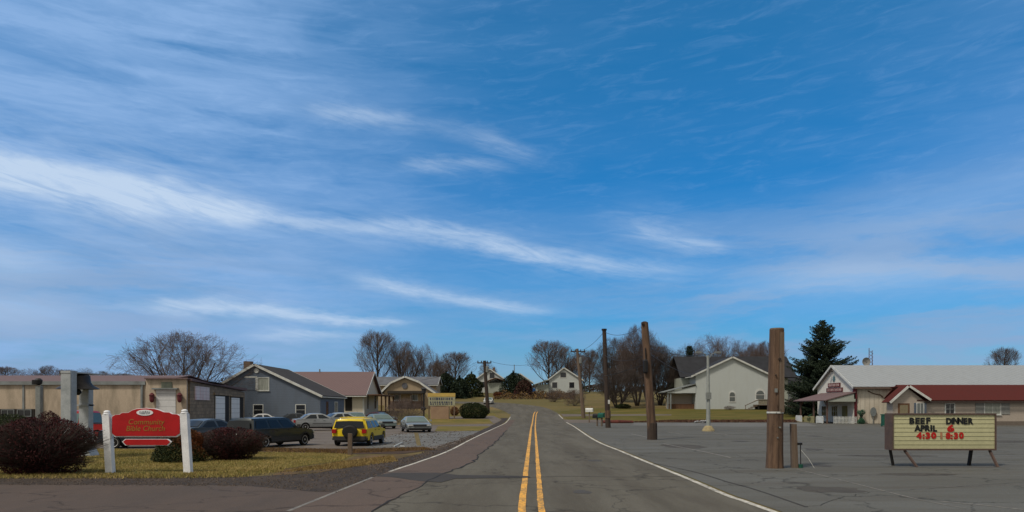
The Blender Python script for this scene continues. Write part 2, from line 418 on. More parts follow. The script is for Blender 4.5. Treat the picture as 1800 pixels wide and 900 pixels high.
ribbon('road_marking', [(x + .21 + random.uniform(-.006, .006), y) for x, y in Cd], [.14 + random.uniform(-.012, .012) for _ in Cd], .020, M['yellow'], 'right yellow centre line, more worn')
for pts, w in (([gp(1110, 763), gp(1148, 771)], .12), ([gp(1165, 780), gp(1240, 795), gp(1285, 805)], .10), ([gp(1400, 825), gp(1500, 850), gp(1620, 880), gp(1700, 895)], .05), ([gp(1650, 882), gp(1720, 888), gp(1800, 897)], .09), ([gp(1600, 834), gp(1800, 832)], .05), ([gp(1450, 790), gp(1540, 793)], .08), ([gp(1420, 772), gp(1540, 770)], .12), ([gp(1660, 857), gp(1800, 853)], .04), ([gp(1630,800), gp(1800,797)], .06)):
    ribbon('faded_line', [(x, y + random.uniform(-.04, .04)) for x, y in dens(pts, .5)], w, .014, M['faint'])
ribbon('road_crack', [(x, y + random.uniform(-.08, .08)) for x, y in dens([gp(1150, 815), gp(1220, 830), gp(1280, 848), gp(1330, 862), gp(1420, 893)], .4)], .07, .014, M['patch'])

# faded bay lines, sealed patches and stains on the right lot
M['seal'] = asphalt('sealed_patch', (.062, .058, .052), (.075, .070, .062), (.050, .046, .042), 1.)
M['stain'] = mat('oil_stain', (.052, .047, .042), .8, (.07, .064, .056), 2.)
for i in range(7):
    xa = 13.5 + i * 3.4
    ribbon('faded_line', [(xa + random.uniform(-.03, .03), y) for x, y in dens([(xa, 58.), (xa, 64.)], .5)], .10, .013, M['faint'], 'faded parking bay line')
for (cx, cy, a, b) in ((13.2, 24, 1.5, .5), (17, 33, 2.2, .9), (24, 29, 1.4, .6), (9.5, 41, 1.2, 2.5), (30, 47, 3.5, 1.6), (21, 20.5, 1.8, .4), (8.4, 19.5, .9, .8)):
    n = 14; sheet('sealed_patch', [(cx + a * math.cos(6.283 * i / n) * random.uniform(.75, 1.15), cy + b * math.sin(6.283 * i / n) * random.uniform(.7, 1.2)) for i in range(n)], .011, M['seal'], 'darker sealed patch of asphalt')
for (cx, cy, r) in ((11.5, 27.5, .35), (15.5, 38, .5), (19, 25, .3), (26, 36, .5), (1.8, 19, .25), (-1.6, 23, .3), (3.4, 30, .35), (22.5, 55, .6), (14.5, 47, .5)):
    n = 12; sheet('oil_stain', [(cx + r * math.cos(6.283 * i / n) * random.uniform(.6, 1.2), cy + r * 1.6 * math.sin(6.283 * i / n) * random.uniform(.6, 1.2)) for i in range(n)], .0155, M['stain'], 'dark oil stain')
for pts in ([gp(1120, 800), gp(1250, 812), gp(1330, 808), gp(1500, 822), gp(1640, 818), gp(1830, 828)], [gp(1420, 893), gp(1520, 868), gp(1600, 862), gp(1830, 846)], [gp(1180, 772), gp(1300, 786), gp(1480, 780), gp(1700, 790)]):
    ribbon('road_crack', [(x + random.uniform(-.09, .09), y + random.uniform(-.09, .09)) for x, y in dens(pts, .35)], random.uniform(.012, .022), .0165, M['crack'], 'thin crack in the asphalt')
# ------------------------------------------------------------ building materials
M['cream'] = siding('cream_stucco', (.55, .455, .35), 60., 'Z', (.17, .155, .11), .9)
M['stonewall'] = stone('brown_stone', (.26, .20, .135), (.12, .10, .075), 1., .7, .3)
M['greyblue'] = siding('grey_blue_siding', (.115, .145, .195), .22, 'Z', (.09, .10, .12), .5)
M['offwhite'] = siding('off_white_siding', (.34, .37, .33), .2, 'Z', (.30, .32, .29), .3)
M['whitesid'] = siding('white_siding', (.46, .50, .50), .2, 'Z', (.35, .36, .33), .3)
M['creamsid'] = siding('cream_siding', (.62, .57, .47), .2, 'Z', (.35, .32, .27), .3)
M['tansid'] = siding('tan_siding', (.36, .285, .19), .25, 'Z', (.2, .16, .11), .4)
M['beigesid'] = siding('beige_siding', (.40, .35, .30), .2, 'Z', (.28, .25, .21), .4)
M['barnpanel'] = siding('pale_panel', (.56, .53, .45), .45, 'X', (.30, .25, .16), .6)
M['barngable'] = siding('gable_panel', (.64, .63, .58), .35, 'Y', (.46, .46, .42), .4)
M['metalroof'] = siding('pale_metal_roof', (.28, .305, .325), .9, 'X', (.21, .22, .23), .4, .55)
M['mauveroof'] = siding('mauve_metal_roof', (.145, .100, .102), .5, 'X', (.12, .085, .088), .5, .85)
M['redroof'] = siding('red_metal_roof', (.080, .013, .009), .45, 'X', (.060, .016, .012), .5, .9)
M['darkroof'] = mat('dark_shingles', (.045, .04, .036), .9, (.028, .026, .025), .8, fine=9, bmp=.4)
M['blackroof'] = mat('black_shingles', (.024, .026, .032), .85, (.015, .016, .02), .8, fine=9, bmp=.4)
M['greyroof'] = mat('grey_shingles', (.12, .13, .15), .9, (.09, .09, .10), .8, fine=9)
M['trim'] = mat('white_trim', (.60, .64, .64), .5, (.45, .45, .42), 2.)
M['greytrim'] = mat('grey_gutter', (.22, .25, .26), .5, (.14, .15, .15), 1.)
M['maroon'] = mat('maroon_paint', (.12, .018, .025), .6, (.07, .012, .016), 3.)
M['brownw'] = mat('brown_boards', (.14, .075, .04), .8, (.08, .04, .025), 4., stretch=(1, 1, .2))
M['greydoor'] = siding('grey_door_panel', (.56, .57, .58), .55, 'Z', (.3, .3, .29), .3)
M['whitedoor'] = siding('white_door_panel', (.74, .77, .78), .5, 'Z', (.4, .4, .4), .3)
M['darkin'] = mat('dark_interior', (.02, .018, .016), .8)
M['brick'] = stone('red_brown_brick', (.20, .11, .07), (.12, .10, .08), 1., .25, .09)
M['glass'] = glassy('window_glass', (.02, .023, .028))
M['glassp'] = glassy('pale_glass', (.16, .18, .18), .15)
M['curtain'] = mat('pale_curtain', (.38, .40, .36), .8, (.2, .22, .2), 6, stretch=(3, 3, .2))
M['wood'] = mat('pole_wood', (.155, .098, .064), .9, (.055, .034, .024), 2.2, stretch=(3, 3, .35), fine=16, bmp=.9)
M['woodg'] = mat('grey_pole_wood', (.165, .13, .10), .9, (.10, .068, .048), 4., stretch=(3, 3, .15), fine=40, bmp=.6)
M['woodd'] = mat('dark_pole_wood', (.055, .04, .032), .9, (.03, .022, .02), 5., stretch=(3, 3, .2), fine=40, bmp=.5)
M['black'] = mat('black_metal', (.012, .012, .013), .5)
M['greym'] = mat('grey_metal', (.23, .25, .24), .5, (.15, .16, .16), 3., metal=.2)
M['wire'] = mat('wire', (.02, .02, .022), .6)
M['redsign'] = mat('red_sign_paint', (.42, .010, .012), .45, (.33, .008, .010), 2., fine=30, bmp=.05)
M['gold'] = mat('gold_lettering', (.33, .18, .03), .5)
M['whitep'] = mat('white_post_paint', (.80, .82, .85), .5, (.62, .64, .67), 2.)
M['concrete'] = mat('concrete', (.30, .28, .24), .9, (.2, .18, .15), 3.)
M['greenp'] = mat('green_paint', (.012, .10, .065), .6, (.008, .06, .04), 6)
M['winterleaf'] = mat('litter', (.13, .08, .05), .95)

def win(parent, face, c, w, h, at, m_frame='trim', m_pane='glass', fr=.09, mull=(1, 1), sill=True, depth=.06, arch=False):
    """window on a wall: face 'S' (wall plane y=at, looking -y), 'E' (+x), 'W' (-x); c=(along, z centre)"""
    s = -1 if face in 'SW' else 1
    def P(u, z, d):
        return (u, at + s * d, z) if face in 'SN' else (at + s * d, u, z)
    def bx(mb, u0, u1, z0, z1, d0, d1):
        mb.box(P(u0, z0, d0), P(u1, z1, d1))
    u, z = c; f = MB()
    bx(f, u - w / 2 - fr, u - w / 2, z - h / 2 - fr, z + h / 2 + fr, -.01, depth)
    bx(f, u + w / 2, u + w / 2 + fr, z - h / 2 - fr, z + h / 2 + fr, -.01, depth)
    bx(f, u - w / 2, u + w / 2, z + h / 2, z + h / 2 + fr, -.01, depth - .003)
    bx(f, u - w / 2, u + w / 2, z - h / 2 - fr, z - h / 2, -.01, depth - .003)
    for i in range(1, mull[0]):
        x = u - w / 2 + w * i / mull[0]; bx(f, x - .02, x + .02, z - h / 2, z + h / 2, .012, depth - .012)
    for i in range(1, mull[1]):
        q = z - h / 2 + h * i / mull[1]; bx(f, u - w / 2, u + w / 2, q - .02, q + .02, .012, depth - .018)
    fo = build('window', f, M[m_frame], parent)
    g = MB(); bx(g, u - w / 2 - .005, u + w / 2 + .005, z - h / 2 - .005, z + h / 2 + .005, -.02, .01); build('pane', g, M[m_pane], fo)
    if sill:
        q = MB(); bx(q, u - w / 2 - fr - .06, u + w / 2 + fr + .06, z - h / 2 - fr - .06, z - h / 2 - fr, -.01, depth + .07); build('sill', q, M[m_frame], fo)
    return fo
def shutters(parent, face, c, w, h, at, sw, m):
    for sgn in (-1, 1):
        mb = MB(); s = -1 if face in 'SW' else 1
        u = c[0] + sgn * (w / 2 + sw / 2 + .12)
        n = 9
        for i in range(n):
            z0 = c[1] - h / 2 + h * i / n
            a = (u - sw / 2, at + s * .02, z0 + .02); b = (u + sw / 2, at + s * .06, z0 + h / n - .01)
            if face in 'EW': a = (at + s * .02, u - sw / 2, z0 + .02); b = (at + s * .06, u + sw / 2, z0 + h / n - .01)
            mb.box(a, b)
        a = (u - sw / 2 - .01, at + s * .01, c[1] - h / 2 - .01); b = (u + sw / 2 + .01, at + s * .035, c[1] + h / 2 + .01)
        if face in 'EW': a = (at + s * .01, u - sw / 2 - .01, a[2]); b = (at + s * .035, u + sw / 2 + .01, b[2])
        mb.box(a, b); build('shutter', mb, m, parent)
def slab(mb, a, b, y0, y1, th, axis='y'):
    """roof slab between (u,z) a and b extruded along axis"""
    d = Vector((b[0] - a[0], b[1] - a[1])).normalized(); n = Vector((-d.y, d.x))
    if n.y < 0: n = -n
    mb.prism([a, b, (b[0] + n.x * th, b[1] + n.y * th), (a[0] + n.x * th, a[1] + n.y * th)], axis, y0, y1)
def gable(root, x0, x1, y0, y1, zb, el, rg, er, ridge, mw, mr, axis='y', over=.35, th=.14, trim='trim', edge=.35):
    """gabled block. axis = ridge direction. el/er eave heights, rg ridge height, ridge = ridge coordinate"""
    w = MB()
    if axis == 'y':
        w.prism([(x0, zb), (x1, zb), (x1, er), (ridge, rg), (x0, el)], 'y', y0, y1); lo, hi, e0, e1 = x0, x1, y0, y1
    else:
        w.prism([(y0, zb), (y1, zb), (y1, er), (ridge, rg), (y0, el)], 'x', x0, x1); lo, hi, e0, e1 = y0, y1, x0, x1
    wall = build('wall', w, mw, root)
    r = MB(); sl = (rg - el) / (ridge - lo); sr = (rg - er) / (hi - ridge)
    A = (lo - over, el - sl * over + .02); P = (ridge, rg + .02); B = (hi + over, er - sr * over + .02)
    slab(r, A, P, e0 - edge, e1 + edge, th, axis); slab(r, P, B, e0 - edge - .002, e1 + edge + .002, th, axis)
    ro = build('roof', r, mr, root)
    t = MB()
    for e in (e0 - edge - .05, e1 + edge + .006):
        for a, b in ((A, P), (P, B)):
            a2 = (a[0], a[1] - .12); b2 = (b[0], b[1] - .12); slab(t, a2, b2, e, e + .044, .30, axis)
    build('fascia', t, M[trim], root)
    g = MB()   # gutters
    for q, s in ((A, -1), (B, 1)):
        a = (q[0] + s * .02, e0 - edge, q[1] - .10); b = (q[0] + s * .12, e1 + edge, q[1] + .03)
        if axis == 'x': a = (a[1], a[0], a[2]); b = (b[1], b[0], b[2])
        g.box(a, b)
    build('gutter', g, M[trim], root)
    return wall, ro

# ---------- 1. long cream garage building at left
Y0 = 63.; xr = gx(328, Y0); xl = -58.; xd = gx(256, Y0)
root = thing('garage_building', 'long cream stuccoed garage building with low mauve roof and one grey door', 'building', (xr, Y0, 0))
zt = gz(676, Y0)
w = MB(); w.box((xl, Y0 + .12, -.1), (xd, Y0 + 18, zt)); w.prism([(xd + .003, Y0), (xr, Y0), (xr - .14, Y0 + .58), (xr - 4.2, Y0 + 17.5), (xd + .003, Y0 + 17.5)], 'z', -.1, gz(666.5, Y0)); wall = build('wall', w, M['cream'], root)
r = MB(); slab(r, (Y0 + .02, zt + .12), (Y0 + 9, gz(661, Y0 + 9)), xl, xd - .03, .06, 'x'); slab(r, (Y0 + 9, gz(661, Y0 + 9)), (Y0 + 18, zt + .1), xl, xd - .03, .06, 'x')
r.prism([(xd - .02, Y0 - .25), (xr + .2, Y0 - .25), (xr + .1, Y0 + .5), (xr - 4., Y0 + 17.8), (xd - .02, Y0 + 17.8)], 'z', gz(666.5, Y0) + .002, gz(664, Y0)); build('roof', r, M['mauveroof'], root)
g = MB(); g.box((xl, Y0 - .06, zt - .02), (xd - .02, Y0 + .118, zt + .28)); build('gutter', g, M['greytrim'], root)
p = MB()
for px in (40, 248):
    p.box((gx(px, Y0) - .08, Y0 + .05, 0), (gx(px, Y0) + .08, Y0 + .117, zt - .03))
for px in (72, 250): p.tube([(gx(px, Y0), Y0 + .02, 0), (gx(px, Y0), Y0 + .02, zt - .03)], .06, 8)
build('downpipe', p, M['greytrim'], root)
d = MB(); dx0, dx1 = gx(275, Y0), gx(309, Y0); dz = gz(685, Y0)
d.box((dx0, Y0 - .05, 0), (dx1, Y0 - .003, dz)); do = build('garage_door', d, M['greydoor'], root)
d = MB(); d.box((dx0 - .25, Y0 - .35, dz + .02), (dx1 + .25, Y0 - .004, dz + .14)); build('door_canopy', d, M['greytrim'], do)
for px in (269.5, 318):
    m_ = MB(); x = gx(px, Y0); z = gz(699, Y0)
    m_.lathe([(.05, -.42), (.14, -.36), (.2, -.2), (.2, .15), (.26, .2), (.12, .36), (.03, .42)], (x, Y0 - .26, z), 8); m_.box((x - .05, Y0 - .2, z + .1), (x + .05, Y0 - .003, z + .2))
    build('wall_lantern', m_, M['maroon'], root)
v = MB(); v.box((gx(284, Y0), Y0 - .06, gz(682, Y0)), (gx(303, Y0), Y0 - .003, gz(671.5, Y0)))
for i in range(6): z = gz(681.5, Y0) + i * .08; v.box((gx(285, Y0), Y0 - .09, z), (gx(302, Y0), Y0 - .058, z + .04))
build('louvre_vent', v, mat('green_grey', (.17, .19, .14), .8, (.10, .12, .11), 6), root)
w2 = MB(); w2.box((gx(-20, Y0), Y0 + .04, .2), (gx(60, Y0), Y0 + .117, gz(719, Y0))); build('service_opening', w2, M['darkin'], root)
for pxa, pxb in ((2, 25), (30, 55)):
    win(root, 'S', ((gx(pxa, Y0) + gx(pxb, Y0)) / 2, gz(726, Y0)), gx(pxb, Y0) - gx(pxa, Y0) - .1, .5, Y0 + .04, 'greytrim', 'glass', .05, (2, 1), False)

# ---------- 2. stone annexe receding to the right
root = thing('stone_building', 'low brown stone building with two tall white doors and a pale poster', 'building', (gx(430, 88), 88, 0))
A = Vector((xr + .02, Y0 + .6)); B = Vector((gx(430, 88), 88.)); D = (B - A).normalized(); N = Vector((D.y, -D.x))   # N points to the right/front
if N.x < 0: N = -N
za, zb2 = gz(670, Y0 + .6), gz(690, 88)
w = MB(); q = [A, B, Vector((B.x - 5, B.y)), Vector((A.x - 2.6, A.y + .3))]
w.add([(p.x, p.y, -.1) for p in q] + [(A.x, A.y, za), (B.x, B.y, zb2), (q[2].x, q[2].y, zb2), (q[3].x, q[3].y, za)], [(0, 1, 2, 3), (4, 5, 6, 7), (0, 1, 5, 4), (1, 2, 6, 5), (2, 3, 7, 6), (3, 0, 4, 7)])
build('wall', w, M['stonewall'], root)
def W(t, d, z): p = A + (B - A) * t + N * d; return (p.x, p.y, z)
def wbox(mb, t0, t1, d0, d1, z0, z1, z2=None):
    z2 = z1 if z2 is None else z2
    mb.add([W(t0, d0, z0), W(t1, d0, z0), W(t1, d1, z0), W(t0, d1, z0), W(t0, d0, z1), W(t1, d0, z2), W(t1, d1, z2), W(t0, d1, z1)], [(0, 3, 2, 1), (4, 5, 6, 7), (0, 1, 5, 4), (1, 2, 6, 5), (2, 3, 7, 6), (3, 0, 4, 7)])
def tpx(px):     # parameter of the wall point seen at px
    lo, hi = 0, 1
    for _ in range(40):
        m_ = (lo + hi) / 2; p = A + (B - A) * m_
        if CXP + p.x / p.y * F < px: lo = m_
        else: hi = m_
    return lo
r = MB(); wbox(r, -.01, 1.01, -.5, .22, za + .003, za + .18, zb2 + .18)
r.add([(A.x - .3, A.y, za + .1), (B.x - .3, B.y, zb2 + .1), (B.x - 5, B.y, zb2 + .12), (A.x - 2.6, A.y + .3, za + .12)], [(0, 1, 2, 3)])
build('roof', r, M['mauveroof'], root)
for a, b, py in ((377, 402, 694), (405, 427, 697)):
    t0, t1 = tpx(a), tpx(b); yy = (A + (B - A) * t0).y; z = gz(py, yy)
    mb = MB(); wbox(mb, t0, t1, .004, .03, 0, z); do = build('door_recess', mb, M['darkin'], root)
    mb = MB(); wbox(mb, t0 + (t1 - t0) * .03, t0 + (t1 - t0) * .66, .032, .09, 0, z - .12); dd = build('garage_door', mb, M['whitedoor'], root)
    mb = MB(); wbox(mb, t0 - .015, t1 + .01, .004, .16, z, z + .22); build('lintel', mb, M['stonewall'], root)
t0, t1 = tpx(342), tpx(367); mb = MB(); wbox(mb, t0, t1, .004, .07, gz(703, 67), gz(679.5, 67))
pm = siding('faded_poster', (.62, .58, .60), .3, 'Z', (.5, .22, .24), .9)
po = build('poster', mb, pm, root)

# ---------- 3. grey-blue house
Yh = 95.; x0, x1 = gx(390, Yh) - 1.4, gx(563, Yh); pk = gx(448, Yh); zr = gz(642, Yh); zR = gz(696, Yh)
zL = zr - (pk - x0) * .585
root = thing('grey_house', 'slate grey sided house with dark shingle roof behind the parked cars', 'house', (pk, Yh, 0))
gable(root, x0, x1, Yh, Yh + 13.5, -.1, zL, zr, zR, pk, M['greyblue'], M['darkroof'], 'y', .25, .16, edge=.3)
win(root, 'S', (gx(454, Yh), gz(720.5, Yh)), 1.15, 1.25, Yh, mull=(1, 2)); win(root, 'S', (gx(528.5, Yh), gz(720.5, Yh)), 1.15, 1.25, Yh, mull=(1, 2))
win(root, 'S', (gx(463, Yh), gz(675, Yh)), 1.35, 1.55, Yh, m_pane='curtain')
t = MB(); t.box((gx(430, Yh), Yh - .06, gz(664, Yh)), (gx(452, Yh), Yh - .004, gz(661.5, Yh))); t.box((gx(449.5, Yh), Yh - .06, gz(686, Yh)), (gx(452, Yh), Yh - .004, gz(664.2, Yh))); build('trim_board', t, M['trim'], root)
t = MB(); t.box((gx(430.5, Yh), Yh - .05, gz(686, Yh)), (gx(449.3, Yh), Yh - .004, gz(664.4, Yh))); build('boarded_opening', t, M['greyblue'], root)
v = MB(); v.lathe([(.0, 0), (.32, 0), (.34, .06), (.24, .08), (.22, .04)], (gx(451, Yh), Yh - .09, gz(651.5, Yh)), 16, 'y'); build('round_vent', v, M['trim'], root)
c = MB(); c.box((gx(428, 103), 103, 5), (gx(440, 103), 104.2, gz(635, 103))); build('chimney', c, M['brick'], root)
win(root, 'E', (98.5, gz(718, 98)), .8, 1.7, x1, 'maroon', 'glass', .08, (1, 2)); win(root, 'E', (103.5, gz(718, 103)), 1.6, 1.7, x1, 'trim', 'glassp', .1, (3, 1))
# ---------- 4. cream shop with mauve roof
xg = gx(640, 118) ; y0, y1 = 118., 130.5
root = thing('cream_shop', 'small cream building with long mauve roof beyond the grey house', 'building', (xg, y0, tz(118)))
gable(root, -44, xg, y0, y1, 0, gz(691, 118), gz(655, 124), gz(691, 130), 124.2, M['creamsid'], M['mauveroof'], 'x', .9, .16, edge=.55)
win(root, 'E', (121, gz(707, 121)), 1.3, 2.2, xg, 'trim', 'glass', .12); win(root, 'E', (127.5, gz(707, 127.5)), 1.6, 2.2, xg, 'trim', 'glass', .12)
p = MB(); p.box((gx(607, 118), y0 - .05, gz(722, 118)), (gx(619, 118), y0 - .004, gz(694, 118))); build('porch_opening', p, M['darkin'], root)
t = MB(); t.box((gx(637.5, 118), y0 - .04, .3), (xg + .03, y0 - .003, gz(694, 118))); build('corner_board', t, M['trim'], root)
c = MB(); c.tube([(gx(562, 124), 124, 8), (gx(562, 124), 124, 8.5)], .12, 8); build('roof_vent', c, M['greym'], root)
t = MB()
for yy in (119, 123, 127, 131): t.tube([(xg + 2.6, yy, .5), (xg + 2.6, yy, 4.0)], .12, 6)
t.box((xg + .06, 117.4, 4.02), (xg + 2.9, 131.6, 4.18)); build('side_porch', t, M['brownw'], root)
# ---------- 5. tan house with curved gable and grey roofed wing
Yb = 140.; zg = tz(Yb)
root = thing('tan_house', 'tan gabled house with broad curved white-edged roof', 'house', (gx(712, Yb), Yb, zg))
prof = [(669, 692), (688, 673.5), (712, 663), (736, 672), (765, 692)]
pp = [(gx(a, Yb), gz(b, Yb)) for a, b in prof]
w = MB(); w.prism([(pp[0][0] + .7, zg), (pp[-1][0] - .7, zg), (pp[-1][0] - .7, pp[-1][1] + .3), pp[3], pp[2], pp[1], (pp[0][0] + .7, pp[0][1] + .3)], 'y', Yb, Yb + 9); build('wall', w, M['tansid'], root)
r = MB()
for a, b in zip(pp, pp[1:]): slab(r, a, b, Yb - .5, Yb + 9.3, .16)
build('roof', r, M['greyroof'], root)
t = MB()
for a, b in zip(pp, pp[1:]): slab(t, (a[0], a[1] - .1), (b[0], b[1] - .1), Yb - .58, Yb - .506, .34)
build('fascia', t, M['trim'], root)
p = MB(); p.box((gx(684, Yb), Yb - 2, gz(692, Yb)), (gx(745, Yb), Yb - .01, gz(687.5, Yb))); build('porch_roof', p, M['darkroof'], root)
p = MB(); p.box((gx(686, Yb), Yb - .3, zg - .2), (gx(744, Yb), Yb - .004, gz(705, Yb))); build('brick_base', p, M['brick'], root)
p = MB()
for px in (686, 705, 725, 743): p.box((gx(px, Yb) - .1, Yb - 1.9, zg - .2), (gx(px, Yb) + .1, Yb - 1.7, gz(692, Yb)))
build('porch_post', p, M['woodd'], root)
v = MB(); v.lathe([(0, 0), (.55, 0), (.5, .08), (.3, .1)], (gx(711.5, Yb), Yb - .12, gz(678, Yb)), 14, 'y'); build('round_vent', v, M['greyroof'], root)
win(root, 'S', (gx(698, Yb), gz(699, Yb)), 1.3, 1.0, Yb, 'trim', 'glassp', .08); win(root, 'S', (gx(728, Yb), gz(699, Yb)), 1.3, 1.0, Yb, 'trim', 'glassp', .08)
root = thing('long_house', 'low yellow-tan house with long grey roof behind the curved gable', 'house', (gx(715, 154), 154, tz(154)))
gable(root, gx(662, 154), gx(769, 154), 152, 160, 2, gz(676, 152), gz(663.5, 156), gz(676, 160), 156, M['tansid'], M['greyroof'], 'x', .4, .14)
# ---------- 6. distant houses
def far_house(label, Y, pl, pr, ppk, pyk, pye, mw='whitesid', mr='darkroof', wins=(), dep=9, roofw=None):
    zg = tz(Y); root = thing('distant_house', label, 'house', (gx(ppk, Y), Y, zg), 'houses up the hill')
    gable(root, gx(pl, Y), gx(pr, Y), Y, Y + dep, zg - .3, gz(pye, Y), gz(pyk, Y), gz(pye, Y), gx(ppk, Y), M[mw], M[mr], 'y', .5, .18, edge=.4)
    for (px, py, ww, hh) in wins: win(root, 'S', (gx(px, Y), gz(py, Y)), ww, hh, Y, 'trim', 'glass', .12, sill=False)
    return root
root = far_house('small white gabled house with brown porch behind the left utility pole', 215, 839, 884, 861, 649, 665, 'whitesid', 'darkroof', [(865, 660, 1.5, 1.6), (848, 676, 1.3, 1.6)])
p = MB(); slab(p, (gx(856, 213), gz(671.5, 213)), (gx(872, 213), gz(665.5, 213)), 210, 214.9, .2); slab(p, (gx(872, 213), gz(665.5, 213)), (gx(892, 213), gz(672, 213)), 210, 214.9, .2); build('porch_roof', p, M['brownw'], root)
p = MB(); p.box((gx(858, 211), 211, tz(211) - .2), (gx(890, 211), 214.8, gz(673, 211))); build('porch_wall', p, M['offwhite'], root)
c = MB(); c.box((gx(866, 218), 218, 12), (gx(870, 218), 219, gz(646, 218))); build('chimney', c, M['brick'], root)
root = far_house('pale far house with one long brown roof slope beside the dark round tree', 222, 898, 934, 914, 657, 671, 'offwhite', 'tansid' if False else 'greyroof', [(925, 677, 1.2, 1.2)])
root = far_house('white gabled house half hidden by bare branches right of the road', 205, 965, 1022, 991, 647, 667, 'whitesid', 'greyroof', [(990, 659, 1.6, 1.4), (975, 677, 1.4, 1.6), (1005, 677, 1.4, 1.6)])
p = MB(); zz = gz(671, 203); slab(p, (gx(940, 203), gz(676, 203)), (gx(964, 203), gz(668, 203)), 203, 212, .15); p.box((gx(943, 204), 204, tz(204)), (gx(964.5, 204), 211, gz(676, 204))); build('lean_to', p, M['offwhite'], root)
tag(build('tarpaulin_heap', (lambda m_: (m_.prism([(-2, 0), (-1.3, .9), (.2, 1.3), (1.2, .8), (1.9, 0)], 'y', -1, 1.2), setattr(m_, 'v', [(x + gx(937, 214), y + 214, z + tz(214)) for x, y, z in m_.v]), m_)[2])(MB()), mat('blue_tarp', (.02, .10, .30), .5), loc=(gx(937, 214), 214, tz(214))), 'bright blue tarpaulin over a heap beside the far pale house', 'tarpaulin')
# ---------- 7. big white house at right
Yw = 138.; zg = tz(Yw)
root = thing('white_house', 'large white sided house with dark roof, side porch and small deck', 'house', (gx(1287, Yw), Yw, zg))
x0, x1, pk = gx(1223, Yw), gx(1351, Yw), gx(1287, Yw)
gable(root, x0, x1, Yw, Yw + 10, zg - .2, gz(658.5, Yw), gz(628.5, Yw), gz(658.5, Yw), pk, M['whitesid'], M['blackroof'], 'y', .9, .2, edge=.4)
w = MB(); w.box((gx(1199, 143), 143, zg - .2), (gx(1385, 143), 149.9, gz(664, 143))); build('rear_wing', w, M['offwhite'], root)
r = MB(); slab(r, (142.2, gz(664.5, 142)), (148, gz(628, 148)), gx(1190, 145), gx(1392, 145), .2, 'x'); slab(r, (148, gz(628, 148)), (154, gz(664, 142)), gx(1190, 145), gx(1392, 145), .2, 'x'); build('rear_roof', r, M['blackroof'], root)
# porch
r = MB(); slab(r, (gx(1166, Yw), gz(690.5, Yw)), (x0 - .02, gz(675.5, Yw)), Yw - .3, Yw + 5, .16); build('porch_roof', r, M['greytrim'], root)
t = MB(); t.prism([(gx(1172, Yw), gz(691, Yw)), (x0 - .03, gz(691, Yw)), (x0 - .03, gz(678.5, Yw)), (gx(1174, Yw), gz(689.5, Yw))], 'y', Yw - .1, Yw - .02); build('porch_gable', t, M['whitesid'], root)
t = MB(); t.box((gx(1176, Yw), Yw + 2.6, zg - .2), (x0 - .03, Yw + 2.8, gz(691, Yw))); build('porch_wall', t, M['beigesid'], root)
t = MB(); t.box((gx(1176, Yw), Yw + 1.0, zg - .2), (x0 - .04, Yw + 1.2, gz(710, Yw))); build('porch_railing', t, M['brownw'], root)
t = MB()
for px in (1174, 1179): t.box((gx(px, Yw) - .12, Yw, zg - .2), (gx(px, Yw) + .12, Yw + .24, gz(690, Yw)))
build('porch_post', t, M['greytrim'], root)
def archwin(px, pyc, w_, h_, pane, frame='trim'):
    x, z = gx(px, Yw), gz(pyc, Yw); n = 10
    def prof(k): return [(x - w_ / 2 * k, z - h_ / 2 * k), (x + w_ / 2 * k, z - h_ / 2 * k)] + [(x + w_ / 2 * k * math.cos(math.pi * i / n), z + h_ / 2 * k - w_ / 2 + w_ / 2 * k * math.sin(math.pi * i / n) * 1.) for i in range(n + 1)]
    f = MB(); f.prism(prof(1.25), 'y', Yw - .07, Yw - .003); fo = build('window', f, M[frame], root)
    g = MB(); g.prism(prof(1.), 'y', Yw - .085, Yw - .071); build('pane', g, M[pane], fo)
    g = MB(); g.box((x - w_ / 2, Yw - .11, z - .05), (x + w_ / 2, Yw - .086, z + .05)); build('mullion', g, M[frame], fo)
archwin(1287, 697.5, 1.0, 1.7, 'glassp'); archwin(1336, 694, 1.5, 1.6, 'glassp')
t = MB(); dz0 = gz(704, Yw - 2); t.box((gx(1324, Yw), Yw - 2.6, dz0 - .9), (gx(1362, Yw), Yw - .01, dz0 - .75))
build('deck', t, M['woodg'], root)
t = MB(); xa, xb = gx(1325, Yw), gx(1361, Yw)
t.box((xa, Yw - 2.62, dz0 - .72), (xb, Yw - 2.56, dz0 + .12)); t.box((xa - .05, Yw - 2.7, dz0 + .12), (xb, Yw - 2.5, dz0 + .2)); build('deck_railing', t, mat('weathered_board', (.24, .22, .17), .9, (.15, .13, .10), 3), root)
t = MB()
for i in range(5): t.box((xa - .1 - .42 * (i + 1), Yw - 2.3, dz0 - 1.0 - .2 * i - .1), (xa - .1 - .42 * i, Yw - 1., dz0 - .95 - .2 * i))
t.tube([(xa, Yw - 2.4, dz0 + .1), (xa - 2.4, Yw - 2.4, dz0 - .95)], .07, 6); t.tube([(xa - 2.3, Yw - 2.4, dz0 - .9), (xa - 2.3, Yw - 2.4, zg - .2)], .06, 6)
build('stairs', t, M['woodg'], root)
t = MB()
for px in (1326, 1343, 1360): t.box((gx(px, Yw) - .1, Yw - 2.5, zg - .3), (gx(px, Yw) + .1, Yw - 2.3, dz0 - .9))
t.box((xa + .2, Yw - .3, zg - .2), (xb, Yw - .02, dz0 - .95)); build('deck_base', t, M['darkin'], root)
# low white outbuilding behind the conifer
root = thing('white_shed', 'low white building with dark roof half hidden behind the tall conifer', 'building', (gx(1400, 150), 150, tz(150)))
gable(root, gx(1376, 150), gx(1440, 150), 150, 158, 1.5, gz(684, 150), gz(662, 154), gz(684, 158), 154, M['whitesid'], M['blackroof'], 'x', .4, .2)
